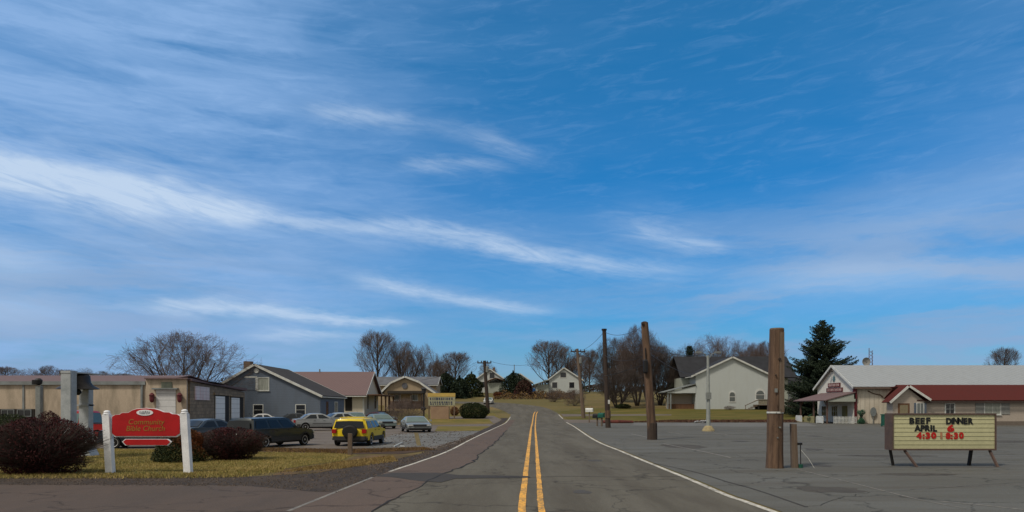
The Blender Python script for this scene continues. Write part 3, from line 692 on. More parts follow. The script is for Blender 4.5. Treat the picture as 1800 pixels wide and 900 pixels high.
# ---------- 8. barn shop
Xg, yn, yf, yr = 44.05, 95., 106.5, 101.
root = thing('barn_shop', 'cream barn shop with pale metal roof, maroon trim and red wall sign', 'shop', (Xg, yn, 0))
zN, zP, zF = gz(678, 95), gz(643.5, 101), gz(682, 106)
w = MB(); w.prism([(yn, -.1), (yf, -.1), (yf, zN), (yr, zP), (yn, zN)], 'x', Xg, 84); build('wall', w, M['barnpanel'], root)
w = MB(); w.prism([(yn, 0), (yf, 0), (yf, zN - .02), (yr, zP - .02), (yn, zN - .02)], 'x', Xg - .05, Xg - .004); build('gable_wall', w, M['barngable'], root)
sN = (zP - zN) / (yr - yn); sF = (zP - zN) / (yf - yr); r = MB()
slab(r, (yn - .5, zN - sN * .5 + .02), (yr, zP + .02), Xg - .45, 84.4, .1, 'x'); slab(r, (yr, zP + .02), (yf + .5, zN - sF * .5 + .02), Xg - .452, 84.4, .1, 'x'); build('roof', r, M['metalroof'], root)
t = MB()
slab(t, (yn - .5, zN - sN * .5 - .14), (yr, zP - .14), Xg - .51, Xg - .456, .3, 'x'); slab(t, (yr, zP - .14), (yf + .5, zN - sF * .5 - .14), Xg - .512, Xg - .456, .3, 'x'); build('fascia', t, M['trim'], root)
g = MB(); g.box((Xg - .3, yn - .66, zN - .42), (84.4, yn - .5, zN - .22)); build('gutter', g, mat('brown_gutter', (.13, .09, .07), .6), root)
t = MB(); t.box((Xg - .1, yn - .12, 0), (Xg + .22, yn - .004, 3.2)); t.box((Xg - .25, yn - .3, 3.21), (Xg + .16, yn + .1, zN - .3)); build('corner_post', t, M['maroon'], root)
t = MB()
t.tube([(gx(1525, 95), yn - .07, gz(687, 95)), (gx(1535, 95), yn - .07, gz(692, 95)), (gx(1547, 95), yn - .07, gz(694, 95)), (gx(1552, 95), yn - .07, gz(699, 95))], .06, 6); build('pipe', t, M['brownw'], root)
t = MB(); xa, xb, zz = gx(1508, 95), gx(1552, 95), gz(693, 95)
t.prism([(xa, .05), (xb, .05), (xb, zz - 1.), (xb - .5, zz - .2), (xb - 1.2, zz), (xa, zz)], 'y', yn - .05, yn - .004); build('barn_door', t, siding('door_panel', (.56, .52, .44), .6, 'X', (.34, .28, .2), .6), root)
# sign on the gable
s = MB()
for k, (zc, ya, yb) in enumerate(((gz(677, 101), 99.0, 102.8), (gz(685.5, 101), 98.3, 103.3))):
    s.box((Xg - .16, ya, zc - .28), (Xg - .056, yb, zc + .28))
sb = build('wall_sign', s, M['maroon'], root)
for k, (body, zc, yc, sz) in enumerate((('PIE·WEST', gz(677, 101), 100.9, .52), ('MINI GOLF', gz(685.5, 101), 100.8, .5))):
    pass
g = MB(); rr = random.Random(4)
for (zc, ya, yb) in ((gz(677, 101), 99.0, 102.8), (gz(685.5, 101), 98.3, 103.3)):
    y = ya + .25
    while y < yb - .35:
        wd = rr.choice((.22, .26, .3)); k = rr.random()
        g.box((Xg - .185, y, zc - .17), (Xg - .163, y + .06, zc + .17))
        if k > .3: g.box((Xg - .185, y + wd - .06, zc - .17), (Xg - .163, y + wd, zc + .17))
        if k < .7: g.box((Xg - .184, y + .06, zc + .1), (Xg - .163, y + wd - .06, zc + .16))
        if k > .15: g.box((Xg - .184, y + .06, zc - .04), (Xg - .163, y + wd - .06, zc + .02))
        y += wd + .14
build('lettering', g, mat('pale_letters', (.55, .42, .40), .6), sb)
s = MB(); n = 10; s.prism([(101 + .5 * math.cos(a * math.pi / n + .3) * (1 if a % 2 else .45), gz(666, 101) + .5 * math.sin(a * math.pi / n + .3) * (1 if a % 2 else .45)) for a in range(2 * n)], 'x', Xg - .12, Xg - .056); build('star_ornament', s, mat('teal_metal', (.10, .19, .22), .5), root)
s = MB(); s.tube([(Xg - .06, 101.4, gz(653, 101)), (Xg - .6, 101.4, gz(652, 101))], .05, 6); s.lathe([(.05, .15), (.22, -.1), (.2, -.14)], (Xg - .65, 101.4, gz(653, 101)), 10); build('gable_lamp', s, M['black'], root)
# lean-to porch
Xp = 40.6; zh, zl = gz(690, 95), 3.08
r = MB(); slab(r, (Xp - .6, zl - .15), (Xg - .02, zh), yn - .4, yf - 1.3, .12); build('porch_roof', r, M['mauveroof'], root)
t = MB(); t.prism([(Xp - .2, zl - .22), (Xg - .06, zl - .22), (Xg - .06, zh - .12), (Xp + .2, zl - .02)], 'y', yn - .3, yn - .22); build('porch_gable', t, M['offwhite'], root)
t = MB()
for yy in (95.3, 99.5, 104): t.box((Xp - .09, yy - .09, 0), (Xp + .09, yy + .09, zl))
build('porch_post', t, mat('brown_post', (.12, .075, .06), .8), root)
t = MB()
for yy, a in ((95.3, 1), (104, -1)): t.tube([(Xp, yy, 2.1), (Xp, yy + a * .9, zl - .1)], .06, 6)
build('porch_brace', t, M['brownw'], root)
t = MB(); t.box((Xg - .3, 97, .1), (Xg - .06, 98.1, 2.3)); build('shop_door', t, mat('olive_door', (.17, .16, .07), .6), root)
win(root, 'W', (100.8, 1.6), 1.7, 1.3, Xg - .06, 'trim', 'glass', .1, (3, 2)); win(root, 'W', (104.2, 1.6), 1.4, 1.3, Xg - .06, 'trim', 'glass', .1, (2, 2))
# picket fences and white tubs
def picket(label, a, b, z0, z1, m, name='picket_fence', n=None):
    a, b = Vector(a), Vector(b); L = (b - a).length; d = (b - a) / L; root = thing(name, label, 'fence', (a.x, a.y, 0), 'picket fences by the barn porch')
    n = n or int(L / .17); mb = MB()
    for i in range(n + 1):
        p = a + d * (L * i / n); q = p + d * .09; nn = Vector((d.y, -d.x)) * .012
        mb.add([(p.x - nn.x, p.y - nn.y, z0), (q.x - nn.x, q.y - nn.y, z0), (q.x - nn.x, q.y - nn.y, z1 - .06), ((p.x + q.x) / 2 - nn.x, (p.y + q.y) / 2 - nn.y, z1), (p.x - nn.x, p.y - nn.y, z1 - .06),
                (p.x + nn.x, p.y + nn.y, z0), (q.x + nn.x, q.y + nn.y, z0), (q.x + nn.x, q.y + nn.y, z1 - .06), ((p.x + q.x) / 2 + nn.x, (p.y + q.y) / 2 + nn.y, z1), (p.x + nn.x, p.y + nn.y, z1 - .06)],
               [(0, 1, 2, 3, 4), (9, 8, 7, 6, 5), (0, 1, 6, 5), (1, 2, 7, 6), (2, 3, 8, 7), (3, 4, 9, 8), (4, 0, 5, 9)])
    build('pickets', mb, m, root); r = MB()
    for z in (z0 + .15, z1 - .25): r.tube([(a.x, a.y + .03, z), (b.x, b.y + .03, z)], .035, 4)
    build('rail', r, m, root); return root
picket('white picket fence closing the near end of the barn porch', (Xp + .5, 94.5), (Xg - .1, 94.5), .05, .98, M['trim'])
picket('yellowish picket fence between the two white porch panels', (Xp - .35, 101.8), (Xp - .35, 98.6), .05, .95, mat('yellow_pickets', (.34, .32, .17), .8))
for lab, ya, yb in (('far white scalloped board at the left end of the barn porch', 102.4, 104.6), ('near white scalloped board at the corner of the barn porch', 95.4, 97.6)):
    n = 8; pts = [(ya, .1)] + [(yb, .1), (yb, .85)] + [(yb - (yb - ya) * i / n, .93 + (.07 if i % 2 else 0)) for i in range(1, n)] + [(ya, .85)]
    m_ = MB(); m_.prism(pts, 'x', Xp - .5, Xp - .42); m_.tube([(Xp - .46, ya + .2, 0), (Xp - .46, ya + .2, .2)], .05, 6); m_.tube([(Xp - .46, yb - .2, 0), (Xp - .46, yb - .2, .2)], .05, 6)
    tag(build('scalloped_board', m_, M['trim'], loc=(Xp - .46, (ya + yb) / 2, 0)), lab, 'fence panel')
# ornament on barn wall: round grey dish
m_ = MB(); m_.lathe([(0, 0), (.4, .0), (.38, .08), (.25, .14), (0, .16)], (gx(1536, 94.6), 94.7, gz(724, 95)), 18, 'y'); m_.v = [(x, y, gz(724, 95) + (z - gz(724, 95)) * 1.5) for x, y, z in m_.v]; m_.tube([(gx(1536, 94.6), 94.8, 0), (gx(1536, 94.6), 94.8, gz(724, 95))], .05, 6)
tag(build('garden_ornament', m_, mat('blue_grey', (.21, .24, .25), .6, (.13, .15, .16), 6), loc=(gx(1536, 94.6), 94.7, 0)), 'oval blue-grey ornament standing against the barn wall', 'ornament')
# ---------- 9. red roofed annexe
Ya = 87.; zR2, zE = gz(677.5, 91.5), gz(703, 87)
root = thing('red_roof_annex', 'low beige building with dark red metal roof and small front gable', 'building', (gx(1591, Ya), Ya, 0))
xa, xb = gx(1567, Ya), gx(1622, Ya); xm = gx(1592, Ya)
w = MB(); w.box((xa + 3.4, Ya + .05, -.1), (80, Ya + 7.3, zE - .05)); w.box((xa + .02, Ya + .052, -.1), (xa + 3.395, Ya + 1.1, zE - .05)); build('wall', w, M['beigesid'], root)
w = MB(); w.prism([(xa, 0), (xb, 0), (xb, zE - .1), (xm, gz(682, Ya)), (xa, zE - .3)], 'y', Ya - .3, Ya + .045); build('gable_wall', w, M['beigesid'], root)
r = MB(); slab(r, (Ya - .35, zE - .1), (91.4, zR2), xm + 1.15, 80.4, .08, 'x'); slab(r, (91.4, zR2), (94.4, zE + .2), xm + 1.15, 80.4, .08, 'x'); build('roof', r, M['redroof'], root)
r = MB(); slab(r, (gx(1560, Ya), gz(708, Ya)), (xm, gz(679.5, Ya)), Ya - .75, Ya + 1.3, .1); slab(r, (xm, gz(679.5, Ya)), (gx(1629, Ya), gz(703.5, Ya)), Ya - .752, 90.6, .1); build('gable_roof', r, M['redroof'], root)
t = MB(); slab(t, (gx(1560, Ya), gz(708, Ya) - .1), (xm, gz(679.5, Ya) - .1), Ya - .82, Ya - .756, .26); slab(t, (xm, gz(679.5, Ya) - .1), (gx(1629, Ya), gz(703.5, Ya) - .1), Ya - .822, Ya - .756, .26); build('fascia', t, M['trim'], root)
t = MB(); t.box((xb + .1, Ya - .5, zE - .36), (80.4, Ya - .36, zE - .16)); build('gutter', t, mat('brown_fascia', (.05, .035, .03), .7), root)
t = MB(); t.box((xb + .01, Ya - .02, 0), (80, Ya + .046, .5)); build('base_band', t, mat('dark_base', (.16, .135, .115), .9), root)
d = MB(); d.box((gx(1576, Ya), Ya - .36, 0), (gx(1596, Ya), Ya - .304, gz(709, Ya))); do = build('door', d, M['brownw'], root)
g = MB(); g.box((gx(1579, Ya), Ya - .38, 1.35), (gx(1593, Ya), Ya - .362, gz(712, Ya))); build('pane', g, mat('tan_pane', (.22, .19, .12), .4), do)
win(root, 'S', (gx(1615, Ya), gz(718, Ya)), .75, 1.2, Ya - .305, 'trim', 'glassp', .07, (2, 1)); shutters(root, 'S', (gx(1615, Ya), gz(718, Ya)), .75, 1.3, Ya - .3, .22, M['greyblue'])
win(root, 'S', (gx(1670, Ya), gz(719, Ya)), .95, 1.25, Ya + .045, 'trim', 'glass', .14, (2, 2))
win(root, 'S', (gx(1745, Ya), gz(717, Ya)), 1.8, 1.45, Ya + .045, 'trim', 'curtain', .1, (2, 1)); shutters(root, 'S', (gx(1745, Ya), gz(717, Ya)), 1.8, 1.5, Ya + .04, 1.0, mat('grey_shutter', (.27, .28, .27), .8))
# green bin
m_ = MB(); x = gx(1557, 82); m_.box((x - .36, 81.7, .12), (x + .36, 82.4, 1.25), .05); m_.box((x - .4, 81.62, 1.26), (x + .4, 82.46, 1.38), .06)
for i in range(5): m_.box((x - .3 + i * .14, 81.67, .2), (x - .26 + i * .14, 81.699, 1.2))
for s_ in (-1, 1): m_.lathe([(.14, -.04), (.14, .04)], (x + s_ * .3, 82.3, .14), 12, 'x')
tag(build('rubbish_bin', m_, M['greenp'], loc=(x, 82, 0)), 'dark green wheeled bin beside the red-roofed building', 'bin')
# antenna tower with dish
Y = 104.; x = gx(1529, Y)
root = thing('lattice_mast', 'slim red and grey lattice mast with a dish rising behind the barn roof', 'antenna', (x, 109, 0))
Y = 109.; x = gx(1529, Y); OFF[root.name] = Vector((x, 109, 0)); root.location = (x, 109, 0)
mb = MB(); zt = gz(612, Y); w_ = .32
for sx, sy in ((-1, -1), (1, -1), (0, 1)): mb.tube([(x + sx * w_, Y + sy * w_, 0), (x + sx * w_ * .7, Y + sy * w_ * .7, zt - (0 if sx < 1 else .4))], .05, 5)
z = 3.
while z < zt - .5:
    mb.tube([(x - w_, Y - w_, z), (x + w_, Y - w_, z + .5)], .025, 4, False); mb.tube([(x + w_, Y - w_, z), (x - w_, Y - w_, z + .5)], .025, 4, False); z += .5
build('mast', mb, mat('red_grey_metal', (.16, .09, .09), .6), root)
mb = MB(); mb.lathe([(.05, .22), (.35, .12), (.62, -.1), (.6, -.14), (.3, .04), (.03, .1)], (x - .75, Y - .4, gz(636, Y)), 18, 'y'); mb.tube([(x - .75, Y - .4, gz(636, Y)), (x, Y, gz(637, Y))], .05, 6); build('dish', mb, mat('dish_grey', (.22, .22, .21), .6), root)
# ------------------------------------------------------------ vegetation
M['bark'] = mat('bark', (.075, .060, .052), .95, (.045, .037, .033), 6, stretch=(2, 2, .4))
M['twig'] = mat('twigs', (.15, .112, .096), .95, (.10, .078, .070), .4)
M['twigred'] = mat('reddish_twigs', (.14, .108, .096), .95, (.065, .043, .040), .3)
M['twigdark'] = mat('dark_twigs', (.10, .080, .070), .95, (.035, .028, .026), .4)
def leafmat(name, a, b, scale=2., rough=.7):
    return mat(name, a, rough, b, scale, bmp=0, fine=9, spec=.15)
M['burg'] = leafmat('burgundy_leaf', (.055, .012, .014), (.030, .011, .012))
M['burg2'] = leafmat('burgundy_light', (.085, .022, .020), (.045, .016, .018))
M['evg'] = leafmat('evergreen_leaf', (.028, .040, .014), (.014, .022, .009))
M['evg2'] = leafmat('evergreen_light', (.055, .066, .022), (.03, .04, .015))
M['rust'] = leafmat('rust_leaf', (.16, .045, .014), (.07, .035, .012))
M['spr'] = leafmat('spruce_needles', (.020, .034, .020), (.010, .018, .012))
M['spr2'] = leafmat('spruce_tip', (.042, .060, .032), (.022, .034, .02))

TW = .012
def bare(seed, H, trunkf=.25, spread=.55, n1=9, upright=.35, lev=4, r0=None, dens_=1., multi=1, lean=1., rw=.45, tw=.008):
    """leafless tree whose twigs fill a domed envelope, H metres tall"""
    rg = random.Random(seed); T, C = MB(), MB(); r0 = r0 or H * .02; RW = H * rw; cz = H * .50; rzb = H * .50
    ph = [rg.uniform(0, 6.28) for _ in range(4)]
    def inside(p):
        a = math.atan2(p.y, p.x); k = 1 + rg.uniform(-.16, .12) + .10 * math.sin(3 * a + ph[0]) + .08 * math.sin(5 * a + ph[1] + p.z / H * 6) + .06 * math.sin(9 * a + ph[2] + p.z / H * 11)
        zz = (p.z - cz) / rzb; zz = zz if zz > 0 else zz * .8
        return (p.x ** 2 + p.y ** 2) / (RW * k) ** 2 + zz * zz < k ** .7
    def perp(d):
        a = Vector((rg.uniform(-1, 1), rg.uniform(-1, 1), rg.uniform(-1, 1))); a -= d * a.dot(d)
        return a.normalized() if a.length > .05 else Vector((1, 0, 0))
    def grow(p, d, L, r, l):
        segs = (6, 6, 4, 3, 2)[min(l, 4)]; pts = [p.copy()]; rad = [r]; q = p.copy(); dd = d.copy(); st = L / segs
        for i in range(segs):
            dd = (dd + perp(dd) * rg.uniform(.02, .16 if l else .06) + Vector((0, 0, upright * (.16 if l < 3 else .24)))).normalized()
            q = q + dd * st; t = (i + 1) / segs; rr = r * (1 - t * (.55 if l == 0 else .78))
            if l > 0 and not inside(q):
                if len(pts) < 2: return
                break
            pts.append(q.copy()); rad.append(max(rr, tw))
        if len(pts) < 2: return
        rad[-1] = min(rad[-1], max(tw, .02)) if l else rad[-1]
        (T if l <= 1 else C).tube(pts, rad, (9, 6, 4, 3, 3)[min(l, 4)], cap=l < 2)
        if l >= lev: return
        nb = int((n1, 9, 8, 6)[min(l, 3)] * dens_ + rg.random()); n_ = len(pts) - 1
        for k in range(nb):
            t0 = trunkf if l == 0 else .15; t = t0 + (1 - t0) * (k + rg.random()) / nb
            i = min(n_ - 1, int(t * n_)); f = min(1, t * n_ - i)
            a = pts[i].lerp(pts[i + 1], f); base = (pts[i + 1] - pts[i]).normalized()
            ang = rg.uniform(.4, .85) * (1.15 if l == 0 else .85) * (spread / .55)
            pd = perp(base)
            if l == 0: az = 2.4 * k + rg.uniform(-.4, .4); pd = Vector((math.cos(az), math.sin(az), 0))
            nd = (base * math.cos(ang) + pd * math.sin(ang)).normalized()
            ll = (RW * rg.uniform(.9, 1.5) if l == 0 else (H * rg.uniform(.22, .34) if l == 1 else H * rg.uniform(.10, .17) if l == 2 else H * rg.uniform(.05, .09)))
            grow(a, nd, ll, rad[i] * (rg.uniform(.35, .5) if l == 0 else rg.uniform(.3, .5)), l + 1)
    for m_ in range(multi):
        a = 6.28 * m_ / multi + rg.random(); k = 0 if multi == 1 else rg.uniform(.25, .55) * spread / .55 * lean
        d = Vector((math.cos(a) * k, math.sin(a) * k, 1)).normalized()
        if lean > 1 and m_ == 0: d = Vector((0, 0, 1))
        grow(Vector((math.cos(a) * r0 * (multi > 1), math.sin(a) * r0 * (multi > 1), -.2)), d, H * .80, r0, 0)
    return T, C
PROTO = {}
def tree_proto(key, tm='bark', cm='twig', **kw):
    T, C = bare(**kw)
    xs = [v[0] for v in C.v]; zs = [v[2] for v in C.v]
    def me(nm, mb, m):
        q = bpy.data.meshes.new(nm); q.from_pydata(mb.v, [], mb.f); q.materials.append(m)
        q.polygons.foreach_set('use_smooth', [True] * len(q.polygons)); return q
    print('TREE', key, len(T.f), len(C.f), max(zs), max(xs) - min(xs)); PROTO[key] = (me('trunk', T, M[tm]), me('crown', C, M[cm]), max(zs), (max(xs) - min(xs)))
def place(key, label, px0, px1, pyt, Y, rz=0, name='bare_tree', group='bare winter trees', zb=None, cm=None):
    """tree whose crown spans px0..px1 and tops out at pyt, standing at depth Y"""
    tm, cmh, h, w = PROTO[key]; x = gx((px0 + px1) / 2, Y); zb = tz(Y) if zb is None else zb
    sz = (gz(pyt, Y) - zb) / h; sx = (px1 - px0) / F * Y / w * (1.22 if key in ('oval', 'oval2') else 1.05)
    sx = max(min(sx, sz * 2.2), sz * .5)
    r = thing(name, label, 'tree', (x, Y, zb), group, local=True, rz=rz); r.scale = (sx, sx, sz)
    for nm, q in (('trunk', tm), ('crown', cmh)):
        o = bpy.data.objects.new(nm, q); link(o, r)
        if cm and nm == 'crown': o.material_slots[0].link = 'OBJECT'; o.material_slots[0].material = M[cm]
    return r
tree_proto('vase', seed=3, H=10, trunkf=.10, spread=.62, n1=8, upright=.06, multi=7, dens_=.78, r0=.15, lean=1.7, rw=.95, tw=.009)
tree_proto('oval', seed=5, H=12, trunkf=.16, spread=.5, n1=27, upright=.36, dens_=.84, rw=.42)
tree_proto('oval2', seed=11, H=12, trunkf=.16, spread=.5, n1=15, upright=.36, multi=3, dens_=.82, rw=.42)
tree_proto('broad', seed=21, H=12, trunkf=.25, spread=.7, n1=13, upright=.2, dens_=.88, multi=2, rw=.5)
tree_proto('dense', cm='twigred', seed=31, H=12, trunkf=.12, spread=.62, n1=13, upright=.25, multi=5, dens_=.85, r0=.2, rw=.48)
tree_proto('shrub', seed=41, H=3.2, trunkf=.05, spread=.8, n1=8, upright=.1, lev=3, multi=7, r0=.03, dens_=1., rw=.75, tw=.005)
# left
place('vase', 'wide spreading bare tree rising over the cream garage roof', 192, 446, 578, 92, .3)
place('oval', 'tall bare tree above the mauve roof', 618, 706, 578, 168, 1.0)
place('oval2', 'bare tree directly behind the curved tan gable', 672, 748, 597, 172, 2.)
place('broad', 'open forked bare tree right of the curved tan gable', 722, 775, 601, 176, .4)
place('oval', 'rounded bare tree above the dark evergreens', 764, 838, 616, 205, 2.6)
place('oval2', 'small bare tree left of the round tree above the evergreens', 742, 800, 632, 200, .9)
place('broad', 'faint small bare tree behind the left utility pole', 836, 874, 633, 235, .2)
for i, (a, b, t_) in enumerate(((-20, 40, 643), (25, 75, 646), (62, 108, 641), (95, 140, 648), (130, 172, 645), (160, 205, 651), (190, 240, 655))):
    place(('oval', 'broad', 'oval2')[i % 3], 'low far bare tree over the cream garage roof, %s from the left in its line' % ('first', 'second', 'third', 'fourth', 'fifth', 'sixth', 'seventh')[i], a, b, t_, 225 + 6 * (i % 3), i * 1.3, group='far tree line at left')
# right
place('oval', 'large bare tree behind the white gabled house right of the road', 922, 1004, 596, 225, .5)
place('oval2', 'dense upright bare tree left of the thin brown pole', 960, 1022, 606, 232, 2.5)
place('oval', 'faint bare tree behind the slim pole with crossarm', 1010, 1062, 612, 215, 1.9)
place('dense', 'dark reddish bare tree between the two dark poles', 1040, 1120, 590, 165, .3, cm='twigdark')
place('dense', 'big dark reddish bare tree left of the leaning brown pole', 1075, 1165, 568, 150, 1.4)
place('dense', 'dark bushy bare tree right of the leaning brown pole', 1120, 1200, 604, 152, 2.9, cm='twigdark')
place('dense', 'low dark bare tree spreading over the dry field', 1030, 1140, 640, 142, 4., cm='twigdark')
place('broad', 'bare tree behind the side porch roof of the white house', 1165, 1222, 612, 178, .8)
place('broad', 'twisted bare tree above the light pole', 1205, 1290, 584, 172, 2.2)
place('broad', 'bare tree over the ridge of the white house', 1262, 1340, 594, 176, 3.1, cm='twigred')
place('oval2', 'reddish bare tree behind the thick wooden stub pole', 1312, 1385, 597, 180, .1, cm='twigred')
place('dense', 'dark tangled bare tree behind the leaning brown pole', 1095, 1185, 590, 158, 5.1, cm='twigdark')
place('dense', 'dark bare tree right behind the big reddish one', 1050, 1140, 612, 172, 2.2, cm='twigred')
place('broad', 'dark bare tree showing over the left roof slope of the white house', 1182, 1262, 598, 186, 4.4, cm='twigdark')
place('dense', 'dense brown bare tree over the right roof slope of the white house', 1290, 1366, 600, 190, 1.1, cm='twigred')
place('broad', 'bare tree between the light pole and the roof ridge', 1236, 1312, 588, 196, 5.4, cm='twigdark')
place('oval2', 'slim bare tree behind the tan gable and the wing roof', 690, 735, 612, 190, 3.7)
place('broad', 'low wide bare tree left of the dark evergreens', 752, 812, 628, 214, 4.2)
place('dense', 'greyish bare tree behind the slim crossarm pole', 985, 1058, 622, 240, .7, cm='twig')
place('oval', 'small lone bare tree above the red roof at far right', 1733, 1796, 608, 175, .6, cm='twigred')
place('shrub', 'leafless twiggy shrub beside the small parked grey car', 672, 750, 697, 84, .2, name='bare_shrub', group='bare shrubs')
place('shrub', 'thin leafless shrub in the field below the white gabled house', 985, 1035, 683, 150, 1.2, name='bare_shrub', group='bare shrubs')
place('shrub', 'small leafless shrub beside the white gabled house', 955, 995, 684, 168, 2.2, name='bare_shrub', group='bare shrubs')
place('shrub', 'low leafless shrub at the foot of the white house wall', 1255, 1310, 713, 136, 2.2, name='bare_shrub', group='bare shrubs')
place('shrub', 'low brown shrub between white house wall and conifer', 1378, 1415, 698, 138, .2, name='bare_shrub', group='bare shrubs')

def leaves(mb, rg, c, s, n, size, flat=.0):
    for _ in range(n):
        p = Vector((c[0] + rg.gauss(0, s[0]), c[1] + rg.gauss(0, s[1]), c[2] + rg.gauss(0, s[2])))
        leaf(mb, rg, p, size * rg.uniform(.6, 1.4))
def leaf(mb, rg, p, s):
    a = Vector((rg.gauss(0, 1), rg.gauss(0, 1), rg.gauss(0, 1))).normalized(); b = a.cross(Vector((rg.gauss(0, 1), rg.gauss(0, 1), rg.gauss(0, 1)))).normalized()
    k = len(mb.v); q = [p - a * s, p + b * s * .45, p + a * s, p - b * s * .45]
    mb.v += [tuple(v) for v in q]; mb.f.append((k, k + 1, k + 2, k + 3)); mb.mi.append(mb.cur)
def bush(name, label, c, rx, ry, h, mats, n, leafs, seed, profile=None, twigs=0, group='shrubs', lump=.18, cat='bush', colour=None, tm='twigdark', spike=.0, tilt=0):
    """leaf-cloud shrub: c base point; profile(t) radius factor at relative height t"""
    rg = random.Random(seed); profile = profile or (lambda t: math.sqrt(max(0, 1 - (2 * t - 1) ** 2)) ** .8)
    root = thing(name, label, cat, (c[0], c[1], c[2]), group, local=True)
    ph = [(rg.uniform(0, 6.28), rg.uniform(0, 6.28), rg.randint(2, 6), rg.randint(1, 4)) for _ in range(5)]
    def lumpf(a, t): return 1 + lump * sum(math.sin(k * a + p + m_ * 3 * t + q) for p, q, k, m_ in ph) / 2.2
    mb = MB()
    for i in range(n):
        t = rg.random(); a = rg.uniform(0, 6.283); rr = (rg.random() ** .28) * profile(t) * lumpf(a, t)
        if spike and rg.random() < .12: rr *= 1 + rg.random() * spike
        x, y, z = rx * rr * math.cos(a), ry * rr * math.sin(a), h * t * (1 + .06 * math.sin(3 * a + ph[0][0]) * (t > .5)) + h * tilt * math.cos(a) * rr
        z = max(z, .02)
        mb.cur = (colour(x / rx, y / ry, z / h, rg) if colour else (1 if rg.random() < .3 else 0))
        leaf(mb, rg, Vector((x, y, z)), leafs * rg.uniform(.6, 1.35))
    build('foliage', mb, [M[m_] for m_ in mats], root, recalc=False)
    if twigs:
        tb = MB()
        for i in range(twigs):
            t = rg.uniform(.15, 1.); a = rg.uniform(0, 6.283); rr = profile(t) * lumpf(a, t) * rg.uniform(.9, 1.12 + spike)
            e = Vector((rx * rr * math.cos(a), ry * rr * math.sin(a), h * t * rg.uniform(.97, 1.08))); s0 = Vector((rx * .12 * math.cos(a), ry * .12 * math.sin(a), 0))
            m2 = s0.lerp(e, .5) + Vector((0, 0, h * .08)); m2.x *= .85; m2.y *= .85
            tb.tube([s0, m2, e], [.012, .008, .004], 3, False)
        build('stems', tb, M[tm], root, recalc=False)
    return root
def gb(px, py): x, y = gp(px, py); return (x, y, tz(y))
vase = lambda t: (.50 + .5 * math.sin(min(1, t / .62) * 1.57)) * (1 if t < .62 else math.sqrt(max(0, 1 - ((t - .62) / .40) ** 2)))
c = gb(72, 838); bush('barberry_bush', 'large dark burgundy bush at the left edge of the lawn', (gx(68, 24.2), 24.2, 0), 1.72, 1.1, 1.75, ['burg', 'burg2'], 21000, .034, 1, vase, 2600, 'burgundy bushes', .17, spike=.12)
bush('barberry_bush', 'smaller dark burgundy bush right of the red sign', (gx(402, 30.5), 30.8, 0), 1.24, 1.0, 1.28, ['burg', 'burg2'], 13000, .033, 2, vase, 1700, 'burgundy bushes', .14, spike=.12)
def topc(x, y, z, rg): return 2 if (z + x * .45 + rg.gauss(0, .15) > .62) else (1 if rg.random() < .25 else 0)
bush('clipped_evergreen', 'rounded green evergreen with rusty orange top between the sign posts', (gx(320, 29.8), 29.6, 0), 1.12, .95, 1.30, ['evg', 'evg2', 'rust'], 16000, .034, 3, lambda t: (1 - t * .55) ** .6 * (1 if t < .8 else math.sqrt(max(0, 1 - ((t - .8) / .2) ** 2))) * (1 if t > .1 else .85 + 1.5 * t), 0, 'evergreen shrubs', .07, colour=topc)
bush('clipped_evergreen', 'dark green hedge shrub behind the large burgundy bush', (gx(12, 36), 36, 0), 1.6, .9, 2.0 - .25, ['evg', 'evg2'], 12000, .04, 4, None, 0, 'evergreen shrubs', .08)
def yel(x, y, z, rg): return 1 if rg.random() < .6 else 0
bush('yellow_shrub', 'low yellowish shrub at the very left edge by the street', (gx(2, 24.6), 23.6, 0), .52, .4, .85, ['evg2', 'tuft'] if False else ['evg2', 'rust'], 3500, .03, 5, None, 0, 'shrubs', .1, colour=lambda x, y, z, rg: 1 if rg.random() < .3 else 0)
M['tuft'] = leafmat('orange_tuft', (.19, .11, .035), (.11, .07, .025))
Yb_ = 112; bush('round_evergreen', 'dark rounded evergreen bush by the road bend', (gx(833, Yb_), Yb_, tz(Yb_)), 2.25, 1.8, 2.25, ['evg', 'evg2'], 9000, .10, 6, lambda t: math.sqrt(max(0, 1 - (2 * t * .9 - .8) ** 2)) ** .7, 0, 'evergreen shrubs', .06, colour=lambda x, y, z, rg: 1 if rg.random() < .12 else 0)
for i, (px, hw, top, Y, lab, ms, pr) in enumerate(((784, 16, 655, 186, 'tall dark evergreen left in the clump behind the yellow sign', ['spr', 'spr2'], 0), (808, 14, 663, 184, 'dark evergreen in the middle of the clump behind the yellow sign', ['spr', 'spr2'], 0), (829, 16, 656, 190, 'broad dark evergreen right in the clump behind the yellow sign', ['evg', 'evg2'], 0), (902, 15, 654, 200, 'dark spiky evergreen between the two far houses', ['spr', 'spr2'], 0), (922, 13, 667, 196, 'brown leafless-looking bush in front of the far pale house', ['twigb', 'burg2'], 0))):
    M.setdefault('twigb', leafmat('brown_leaf', (.07, .045, .03), (.04, .03, .022)))
    h_ = gz(top, Y) - tz(Y)
    bush('evergreen_bush', lab, (gx(px, Y), Y, tz(Y) - .3), hw / F * Y * 1.3, 2, h_ + .3, ms, 6500, .22, 60 + i, lambda t: (math.sqrt(max(0, 1 - (2 * t * .92 - .7) ** 2)) if t > .35 else 1) * (1 - .25 * t), 0, 'evergreens up the hill', .30)
bush('low_shrub', 'low green shrub in the dry field left of the leaning pole', (gx(1096, 140), 140, tz(140)), 1.4, .8, .85, ['evg', 'evg2'], 2500, .09, 70, None, 0, 'shrubs')
bush('low_shrub', 'reddish low shrub at the far roadside', (gx(876, 190), 190, tz(190)), 1.3, .8, 1.1, ['rust', 'burg2'], 1600, .12, 71, None, 0, 'shrubs')
